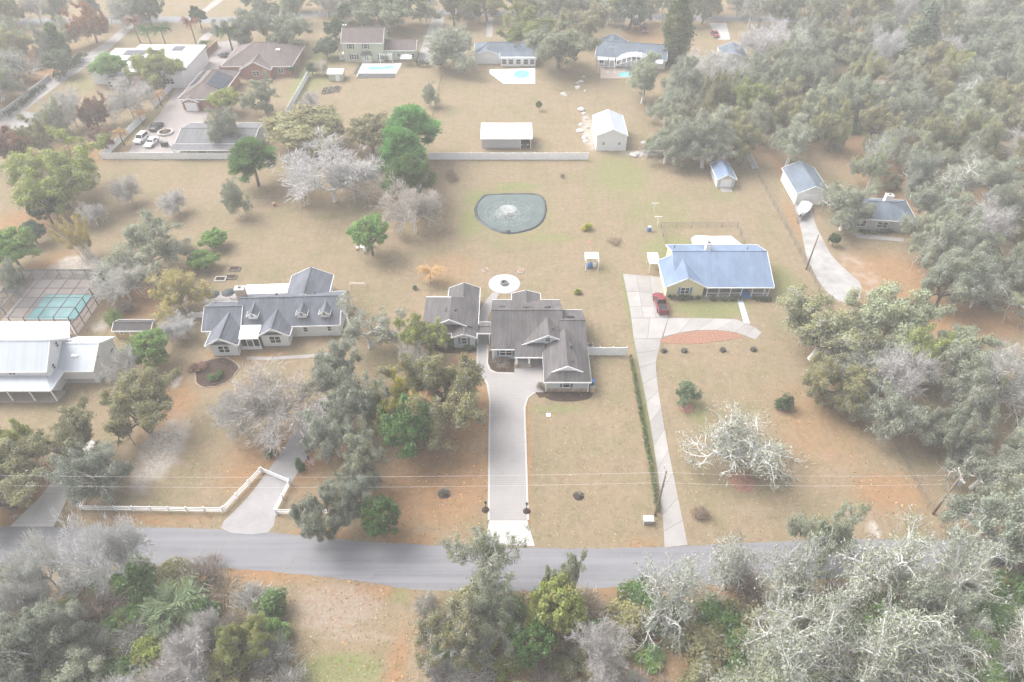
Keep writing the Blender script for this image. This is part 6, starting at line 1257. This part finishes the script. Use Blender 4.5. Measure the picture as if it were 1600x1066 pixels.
for c_, lab in ((G(1022, 331), 'white clothes line post farther from the yellow house'), (G(1027, 352), 'white clothes line post closer to the yellow house')):
    t = thing('clothes_post', lab, 'post', c_); MB().tube([(0, 0, -.1), (0, 0, 2.1)], .06, 8).build('post', 'trim_white', t); MB().box(-.75, .75, -.05, .05, 2.0, 2.12).build('crossbar', 'trim_white', t)
t = thing('blue_barrel', 'blue barrel on the lawn near the clothes line', 'barrel', G(1014, 361)); MB().lathe([(.38, 0), (.42, .3), (.42, .7), (.38, 1.0)], k=14).build('body', 'plastic_blue', t, smooth=True); MB().lathe([(.4, 1.0), (.4, 1.06)], k=14).build('lid', 'metal_grey', t)
t = thing('utility_box', 'white utility box at the road corner of the lot', 'utility box', G(1012, 816)); MB().box(-.6, .6, -.4, .4, 0, .85).build('case', 'metal_grey', t); MB().box(-.64, .64, -.44, .44, .85, .92).build('lid', 'trim_white', t)
for i, (x_, y_, rr) in enumerate(((197, 668, .35), (188, 689, .35), (178, 709, .6))):
    t = thing('marker_post', 'short white marker post along the litter edge by the grove', 'post', G(x_, y_), 0, 'white marker posts'); MB().tube([(0, 0, -.05), (0, 0, .9)], .08, 8).build('post', 'trim_white', t); MB().lathe([(.1, .9), (.06, .97)], k=8).build('cap', 'trim_white', t)
t = thing('tree_stump', 'reddish cut stump on the open lawn before the silver tree', 'stump', G(429, 322)); MB().lathe([(.42, 0), (.33, .2), (.3, .75)], k=10).build('stump', 'clay', t); MB().lathe([(.28, .75), (.27, .77)], k=10).build('cut_face', 'siding_tan', t)
for x_, y_, lab in ((345, 437, 'planter frame with white edge, the only pale one of three on the lawn'), (361, 434, 'dark planter frame beside the white edged one, closer to the dormer house'), (367, 421, 'dark planter frame farther from the dormer house than the other two')):
    t = thing('planter_frame', lab, 'planter', G(x_, y_)); mt = 'trim_white' if x_ == 345 else 'wood_grey'
    for a_ in ((-1, 1, -.65, -.57), (-1, 1, .57, .65)): MB().box(a_[0], a_[1], a_[2], a_[3], 0, .3).build('board', mt, t)
    for a_ in (-1, .92): MB().box(a_, a_ + .08, -.57, .57, 0, .3).build('board', mt, t)
    MB().box(-.92, .92, -.57, .57, 0, .2).build('soil', 'mulch_dark', t)
for i, (x_, y_) in enumerate(((334, 464), (358, 461))):
    t = thing('patio_umbrella', ('dark patio umbrella behind the dormer house, on the hedge side', 'dark patio umbrella beside the dormer house chimney')[i], 'umbrella', G(x_, y_, 1.2)); MB().tube([(0, 0, 0), (0, 0, 2.3)], .04, 6).build('pole', 'metal_grey', t); MB().lathe([(1.25, 1.75), (.7, 2.1), (.05, 2.35)], k=8).build('canopy', 'shutter_dark', t)
slab('back_patio', GP([(318, 475), (330, 457), (372, 456), (375, 470)]), .03, 'concrete')
t = thing('garden_table', 'white round garden table under the light green tree', 'table', G(570, 388)); MB().lathe([(.95, .7), (.95, .76)], k=18).build('top', 'trim_white', t); MB().tube([(0, 0, 0), (0, 0, .7)], .08, 8).build('leg', 'trim_white', t); MB().lathe([(.4, 0), (.35, .05)], k=14).build('foot', 'trim_white', t)
for i, a_ in enumerate((.3, 1.8, 3.4, 4.9)):
    c_ = G(570, 388); t = thing('garden_chair', 'white garden chair at the round table under the light green tree', 'chair', (c_[0] + 1.5 * math.cos(a_), c_[1] + 1.5 * math.sin(a_)), a_ - math.pi / 2, 'white garden chairs')
    MB().box(-.28, .28, -.28, .28, .4, .46).build('seat', 'trim_white', t); MB().box(-.28, .28, .24, .3, .46, 1.0).build('backrest', 'trim_white', t)
    for x_ in (-.25, .25):
        for y_ in (-.25, .25): MB().box(x_ - .03, x_ + .03, y_ - .03, y_ + .03, 0, .4).build('leg', 'trim_white', t)
t = thing('swing_frame', 'white metal swing frame beside the light green tree', 'swing', G(584, 376))
for x_ in (-1.5, 1.5):
    for y_ in (-.8, .8): MB().tube([(x_, y_, 0), (x_, 0, 2.0)], .05, 6).build('leg', 'trim_white', t)
MB().tube([(-1.5, 0, 2.0), (1.5, 0, 2.0)], .05, 6).build('top_bar', 'trim_white', t); MB().box(-.8, .8, -.25, .25, .5, .56).build('seat', 'trim_white', t)
t = thing('goal_frame', 'white metal play frame behind the far gable of the dormer house', 'play frame', G(560, 452))
for x_ in (-1.4, 1.4): MB().tube([(x_, 0, 0), (x_, 0, 1.4)], .06, 6).build('post', 'trim_white', t); MB().tube([(x_, 0, 1.4), (x_, 1.2, .05)], .05, 6).build('stay', 'trim_white', t)
MB().tube([(-1.4, 0, 1.4), (1.4, 0, 1.4)], .06, 6).build('crossbar', 'trim_white', t)
for i in range(3):
    c_ = G(508 + i * 9, 143 - i * 1.5); t = thing('raised_bed', 'wooden raised vegetable bed in the row beside the garden shed', 'raised bed', c_, 0, 'raised beds beside the garden shed')
    for a_ in ((-.75, .75, -1.9, -1.8), (-.75, .75, 1.8, 1.9), (-.75, -.67, -1.8, 1.8), (.67, .75, -1.8, 1.8)): MB().box(*a_, 0, .4).build('board', 'wood_grey', t)
    MB().box(-.67, .67, -1.8, 1.8, 0, .3).build('soil', 'mulch_dark', t); tr_, cr_ = KIND['shrub'][i]; o = link('crop', cr_, t, (0, .4, .2)); o.scale = (.4, .9, .3); o.color = (.25, .26, .2, 1)
t = thing('white_tent', 'white canopy tent beside the pool hedge of the green house', 'tent', G(636, 101)); MB().add([(-1.6, -1.6, 2.2), (1.6, -1.6, 2.2), (1.6, 1.6, 2.2), (-1.6, 1.6, 2.2), (0, 0, 3.1)], [(0, 1, 4), (1, 2, 4), (2, 3, 4), (3, 0, 4), (3, 2, 1, 0)]).build('canopy', 'canvas_white', t)
for x_ in (-1.5, 1.5):
    for y_ in (-1.5, 1.5): MB().tube([(x_, y_, 0), (x_, y_, 2.2)], .04, 6).build('leg', 'metal_grey', t)
t = thing('pergola', 'white slatted pergola at the back of the green house', 'pergola', G(605, 97))
for i in range(8): MB().box(-1.9 + i * .5, -1.72 + i * .5, -1.5, 1.5, 2.4, 2.5).build('slat', 'trim_white', t)
for x_ in (-1.8, 1.8):
    for y_ in (-1.4, 1.4): MB().box(x_ - .06, x_ + .06, y_ - .06, y_ + .06, 0, 2.4).build('post', 'trim_white', t)
for i, (x_, y_) in enumerate(((523, 122), (528, 121), (533, 123))):
    t = thing('storage_drum', 'storage drum standing before the garden shed', 'drum', G(x_, y_), 0, 'drums before the garden shed'); MB().lathe([(.42, 0), (.46, .5), (.4, 1.1)], k=12).build('body', 'plastic_blue' if i == 1 else 'trim_white', t); MB().lathe([(.42, 1.1), (.3, 1.18)], k=12).build('lid', 'trim_white', t)
t = thing('court_fountain', 'round white stone fountain basin on the paved court', 'fountain', (-87.0, 161.5)); MB().lathe([(1.9, 0), (1.9, .5), (1.5, .5), (1.5, .25), (.3, .25)], k=28).build('basin', 'stone_white', t); MB().lathe([(1.45, .2), (1.45, .3)], k=24).build('planting', 'mulch_dark', t); MB().lathe([(.35, .3), (.2, .8), (.5, 1.1), (.1, 1.5)], k=12).build('pedestal', 'brick_chimney', t)
for dx in (0, 1.0): t = thing('refuse_bin', 'dark wheeled refuse bin on the paved court', 'bin', (G(255, 229)[0] + dx, G(255, 229)[1]), 0, 'refuse bins on the paved court'); MB().prism([(-.3, -.35), (.3, -.35), (.35, .35), (-.35, .35)], .05, 1.0).build('body', 'hdpe_dark', t); MB().box(-.36, .36, -.38, .4, 1.0, 1.08).build('lid', 'hdpe_dark', t)
t = thing('iron_gate', 'black iron gate across the gated concrete drive', 'gate', G(135, 106))
for i in range(22): MB().box(-4.4 + i * .4, -4.36 + i * .4, -.02, .02, .1, 1.7 + .4 * math.sin(math.pi * i / 21)).build('picket', 'frame_dark', t)
for z_ in (.3, 1.5): MB().box(-4.4, 4.1, -.03, .03, z_, z_ + .06).build('rail', 'frame_dark', t)
for x_ in (-4.8, 4.4): MB().box(x_ - .3, x_ + .3, -.3, .3, 0, 2.2).build('pillar', 'stone_white', t)
# pale rocks along the sandy track
rg = random.Random(6)
for i, (x_, y_) in enumerate([(903, 137), (908, 128), (912, 120), (902, 130), (914, 143), (881, 147), (884, 149), (908, 172), (912, 178), (915, 186), (908, 195), (918, 200), (906, 205), (913, 215), (915, 222), (990, 243), (996, 241), (1003, 243), (1011, 238), (1017, 241), (1006, 224), (1022, 226)]):
    me_ = MB(); r0 = rg.uniform(.5, 1.1) if i < 15 else rg.uniform(.6, 1.5); k = 7; prof = [(r0 * rg.uniform(.85, 1.1), -.05), (r0 * rg.uniform(.8, 1.0), r0 * .25), (r0 * rg.uniform(.35, .6), r0 * rg.uniform(.4, .6))]; me_.lathe(prof, k=k)
    me_.v = [(x * rg.uniform(.8, 1.2), y * rg.uniform(.8, 1.2), z) for x, y, z in me_.v]; o = me_.build('pale_rock', 'stone_white', None, (*G(x_, y_), 0), (0, 0, rg.random() * 6)); tag(o, 'pale rock in the line along the sandy track by the metal barn' if i < 15 else 'pale broken slab on the lawn edge below the metal barn', 'rock', 'pale rocks by the sandy track' if i < 15 else 'broken slabs below the barn')

# ------------------------------------------------------------------ vehicles
def wheel(parent, x, y, r_=.34, w=.22):
    t = MB().tube([(-w / 2, 0, 0), (w / 2, 0, 0)], r_, 16).build('wheel', 'rubber', parent, (x, y, r_)); MB().tube([(-w / 2 - .01, 0, 0), (w / 2 + .01, 0, 0)], r_ * .6, 12).build('rim', 'metal_grey', t)
def car(name, label, loc, rz, paint, kind='sedan', group=None):
    """front towards local -y"""
    t = thing(name, label, 'pickup' if kind == 'pickup' else 'car', loc, rz, group); W_ = .92; Ln = {'sedan': 2.3, 'suv': 2.3, 'pickup': 2.75}[kind]
    top = {'sedan': .92, 'suv': 1.05, 'pickup': 1.1}[kind]; b = MB()
    prof = [(-Ln, .45), (-Ln + .1, .30), (Ln - .1, .30), (Ln, .5), (Ln - .05, top - .05), (Ln - .3, top), (-Ln + 1.3, top), (-Ln + .35, top - .12), (-Ln + .05, top - .25)]
    n_ = len(prof); vs = [(sg * w, y, z) for sg, w in ((-1, W_), (1, W_)) for y, z in prof]
    vs = [(x * (.93 if z > top - .2 else 1.0) * (.93 if abs(y) > Ln - .12 else 1), y, z) for x, y, z in vs]
    b.add(vs, [tuple(range(n_ - 1, -1, -1)), tuple(range(n_, 2 * n_))] + [(i, (i + 1) % n_, n_ + (i + 1) % n_, n_ + i) for i in range(n_)]); bo = b.build('body', paint, t)
    c0, c1, tz = {'sedan': (-.9, 1.5, 1.42), 'suv': (-.95, 2.1, 1.75), 'pickup': (-1.1, .75, 1.85)}[kind]; f, r_ = (.65, .5) if kind == 'sedan' else (.6, .25)
    lo = [(-.84, c0, top), (.84, c0, top), (.84, c1, top), (-.84, c1, top)]; hi = [(-.68, c0 + f, tz), (.68, c0 + f, tz), (.68, c1 - r_, tz), (-.68, c1 - r_, tz)]
    for nm, q in (('windscreen', (0, 1)), ('side_window', (1, 2)), ('rear_window', (2, 3)), ('side_window', (3, 0))):
        i, j = q; MB().add([lo[i], lo[j], hi[j], hi[i]], [(0, 1, 2, 3)]).build(nm, 'glass_dark', t)
    MB().box(-.69, .69, c0 + f - .03, c1 - r_ + .03, tz - .02, tz + .05).build('roof_panel', paint, t)
    for i in range(4): MB().beam(lo[i], hi[i], .09, .07).build('pillar', paint, t)
    if kind == 'pickup':
        MB().box(-.72, .72, c1 + .12, Ln - .12, top - .02, top + .02).build('bed_floor', 'bed_liner', t)
        for sg in (-1, 1): MB().box(min(sg * .74, sg * .87), max(sg * .74, sg * .87), c1, Ln - .05, top - .05, top + .12).build('bed_side', paint, t)
        MB().box(-.74, .74, Ln - .12, Ln - .04, top - .05, top + .12).build('tailgate', paint, t)
    for sg in (-1, 1):
        MB().box(sg * .72 - .16, sg * .72 + .16, -Ln - .01, -Ln + .12, top - .36, top - .22).build('headlight', 'lamp_clear', t); MB().box(sg * .76 - .1, sg * .76 + .1, Ln - .1, Ln + .01, top - .32, top - .12).build('tail_light', 'lamp_red', t)
        MB().box(sg * .98 - .1, sg * .98 + .1, c0 + .1, c0 + .25, top, top + .14).build('mirror', paint, t)
        for y_ in (-Ln * .62, Ln * .62): wheel(t, sg * .83, y_)
    return t
car('pickup_truck', 'red pickup with dark open bed parked on the concrete drive', G(1031, 478), math.pi + .05, 'car_red', 'pickup')
car('black_car', 'black car parked beside the round court fountain', (-90.2, 164.2), math.pi - .15, 'car_black', 'sedan'); car('white_car', 'white car on the court beside the refuse bins', (-88.0, 155.5), -.12, 'car_white', 'sedan'); car('white_car', 'white car on the court close to the compound wall', (-91.3, 157.4), -.15, 'car_white', 'suv')
car('red_car', 'red car beside the far concrete drive', (66.2, 231.4), .1, 'car_red', 'sedan'); car('white_van', 'white utility vehicle under the tall mossy oak', (49.4, 156.4), -.2, 'car_white', 'suv'); car('dark_car', 'dark car parked inside the white carport shed', (3.1, 156.2), 0, 'car_dark', 'suv'); car('grey_car', 'dark grey car beside the brown hip roofed house', (-87.5, 212.6), 1.2, 'car_dark', 'sedan')
car('maroon_car', 'maroon car under the dark far oaks', (43.6, 235.5), .1, 'car_red', 'suv')
bd = math.atan2(63.7 - 59.2, -(127.7 - 120.3)); t = thing('covered_boat', 'boat under a pale cover on a trailer before the garage', 'boat', (61.2, 124.0), math.atan2(127.7 - 120.3, 63.7 - 59.2) - math.pi / 2)
secs = []; k = 9
for i in range(k):
    s_ = i / (k - 1); y_ = -3.1 + 6.0 * s_; w = 1.15 * min(1, (s_ * 2.2 + .04)) ** .6; secs.append([(-w, y_, 1.25 + .25 * (1 - s_)), (-w * .8, y_, .75), (0, y_, .5 + .35 * (1 - s_) ** 2), (w * .8, y_, .75), (w, y_, 1.25 + .25 * (1 - s_))])
mb = MB(); mb.add([q for s_ in secs for q in s_], [(i * 5 + j, i * 5 + j + 1, (i + 1) * 5 + j + 1, (i + 1) * 5 + j) for i in range(k - 1) for j in range(4)] + [(44, 43, 42, 41, 40)]); mb.build('hull', 'car_white', t, smooth=True)
mb = MB(); cv = [[(s_[0][0] * 1.02, s_[0][1], s_[0][2] + .02), (s_[0][0] * .6, s_[0][1], s_[0][2] + .25), (0, s_[0][1], s_[0][2] + .42 + .3 * math.sin(math.pi * i / 8)), (-s_[0][0] * .6, s_[0][1], s_[0][2] + .25), (-s_[0][0] * 1.02, s_[0][1], s_[0][2] + .02)] for i, s_ in enumerate(secs)]
mb.add([q for s_ in cv for q in s_], [((i + 1) * 5 + j, (i + 1) * 5 + j + 1, i * 5 + j + 1, i * 5 + j) for i in range(k - 1) for j in range(4)] + [(40, 41, 42, 43, 44)]); mb.build('cover', 'canvas_white', t, smooth=True)
t2 = thing('boat_trailer', 'metal trailer carrying the covered boat', 'trailer', (61.2, 124.0), t.rotation_euler.z); mb = MB(); mb.beam((-.7, -2.0, .45), (-.7, 2.6, .45), .1, .12); mb.beam((.7, -2.0, .45), (.7, 2.6, .45), .1, .12); mb.beam((-.7, -2, .45), (0, -4.2, .45), .1, .12); mb.beam((.7, -2, .45), (0, -4.2, .45), .1, .12); mb.beam((-1, 1.4, .44), (1, 1.4, .44), .1, .1); mb.build('frame', 'galvanised', t2)
for x_ in (-1.05, 1.05): wheel(t2, x_, 1.4, .32)
MB().tube([(0, -4.1, .4), (0, -4.1, .05)], .05, 6).build('jack', 'metal_grey', t2)

# ------------------------------------------------------------------ poles and lines
def upole(label, loc, hgt, lean=0.0, arm=True, trafo=False, rz=0.0):
    t = thing('utility_pole', label, 'utility pole', loc, rz); MB().tube([(0, 0, -.3), (0, 0, hgt)], [.17, .11], 10).build('pole', 'pole_wood', t, smooth=True)
    if arm:
        a_ = MB().box(-1.2, 1.2, -.06, .06, hgt - .5, hgt - .36).build('crossarm', 'wood_grey', t)
        for x_ in (-1.1, 0.0, 1.1): MB().lathe([(.05, hgt - .36), (.08, hgt - .25), (.05, hgt - .16)], (x_, 0, 0), 8).build('insulator', 'trim_white', a_)
    if trafo: MB().lathe([(.26, hgt - 2.2), (.28, hgt - 2.1), (.28, hgt - 1.3), (.1, hgt - 1.2)], (.1, -.42, 0), 12).build('transformer', 'metal_grey', t); MB().box(-.04, .3, -.42, 0, hgt - 1.9, hgt - 1.82).build('bracket', 'galvanised', t)
    return t
upole('wooden utility pole beside the vine fence near the road', (18.9, 50.6), 9.6, trafo=False, rz=R(88)); upole('wooden utility pole with grey transformer at the wire fence corner', (55.6, 50.8), 8.8, trafo=True, rz=R(80)); upole('bare wooden pole on the wire fence beside the gravel drive', (55.9, 104.6), 7.8, arm=False)
upole('wooden utility pole at the road past the pale concrete drive', (-78, 50.6), 9.4, rz=R(88))
def wire(label, a_, b_, sag, r_=.011):
    n_ = 16; mb = MB(); mb.tube([(a_[0] + (b_[0] - a_[0]) * i / n_, a_[1] + (b_[1] - a_[1]) * i / n_, a_[2] + (b_[2] - a_[2]) * i / n_ - sag * 4 * (i / n_) * (1 - i / n_)) for i in range(n_ + 1)], r_, 5); tag(mb.build('overhead_wire', 'wire'), label, 'wire')
A_, B_, C_ = (18.9, 50.6), (55.6, 50.8), (-78, 50.6)
wire('upper overhead wire from the vine fence pole to the transformer pole', (*A_, 9.4), (*B_, 8.6), .5); wire('lower overhead wire from the vine fence pole to the transformer pole', (*A_, 7.3), (*B_, 6.8), .6)
wire('upper overhead wire crossing above the paver drive', (*A_, 9.4), (*C_, 9.2), .9); wire('lower overhead wire crossing above the paver drive', (*A_, 7.3), (*C_, 7.2), 1.0)
t = thing('flag_pole', 'small pole with a hanging red and white striped flag beside the worn drive', 'flag', G(487, 738)); MB().tube([(0, 0, -.1), (0, 0, 4.0)], [.05, .035], 8).build('pole', 'metal_grey', t); MB().lathe([(.02, 4.0), (.08, 4.06), (.02, 4.14)], k=8).build('finial', 'siding_tan', t)
fl = MB(); fl.add([(0, 0, 0)] * 0, []); fo = None
for i in range(13):
    z_ = 3.7 - i * .135; mb = MB(); x0_ = .04; pts_ = [(.04 + .10 * j, .07 * math.sin(j * 1.1 + .3), -.10 * j) for j in range(8)]
    for j in range(7): a_, b_ = pts_[j], pts_[j + 1]; mb.add([(a_[0], a_[1], z_ + a_[2]), (b_[0], b_[1], z_ + b_[2]), (b_[0], b_[1], z_ + b_[2] - .135), (a_[0], a_[1], z_ + a_[2] - .135)], [(0, 1, 2, 3)])
    mb.build('stripe', 'flag_red' if i % 2 == 0 else 'flag_white', t)
mb = MB(); pts_ = [(.04 + .10 * j, .07 * math.sin(j * 1.1 + .3), -.10 * j) for j in range(4)]
for sg in (-.015, .015):
    for j in range(3): a_, b_ = pts_[j], pts_[j + 1]; mb.add([(a_[0], a_[1] + sg, 3.7 + a_[2]), (b_[0], b_[1] + sg, 3.7 + b_[2]), (b_[0], b_[1] + sg, 2.75 + b_[2]), (a_[0], a_[1] + sg, 2.75 + a_[2])], [(0, 1, 2, 3)])
mb.build('canton', 'flag_blue', t)
# ------------------------------------------------------------------ haze: added volume that pales the view in place of a white overlay
m = bpy.data.materials.new('added_haze'); m.use_nodes = True; n = m.node_tree.nodes; l = m.node_tree.links; n.clear()
vp = n.new('ShaderNodeVolumePrincipled'); vp.inputs['Color'].default_value = (.97, .98, 1.0, 1); vp.inputs['Density'].default_value = HAZE; vp.inputs['Anisotropy'].default_value = 0.0
out = n.new('ShaderNodeOutputMaterial'); l.new(vp.outputs[0], out.inputs['Volume']); M['added_haze'] = m
if HAZE > 0:
    tag(MB().box(-380, 380, -60, 420, -1.0, CAM_H + 4).build('haze', 'added_haze'), 'thin added haze paling the whole neighbourhood', 'haze', kind='stuff')
print('TREES', len([o for o in bpy.data.objects if o.type == 'EMPTY']), 'OBJ', len(bpy.data.objects), 'TRIS', sum(len(m_.polygons) * 2 for m_ in bpy.data.meshes))
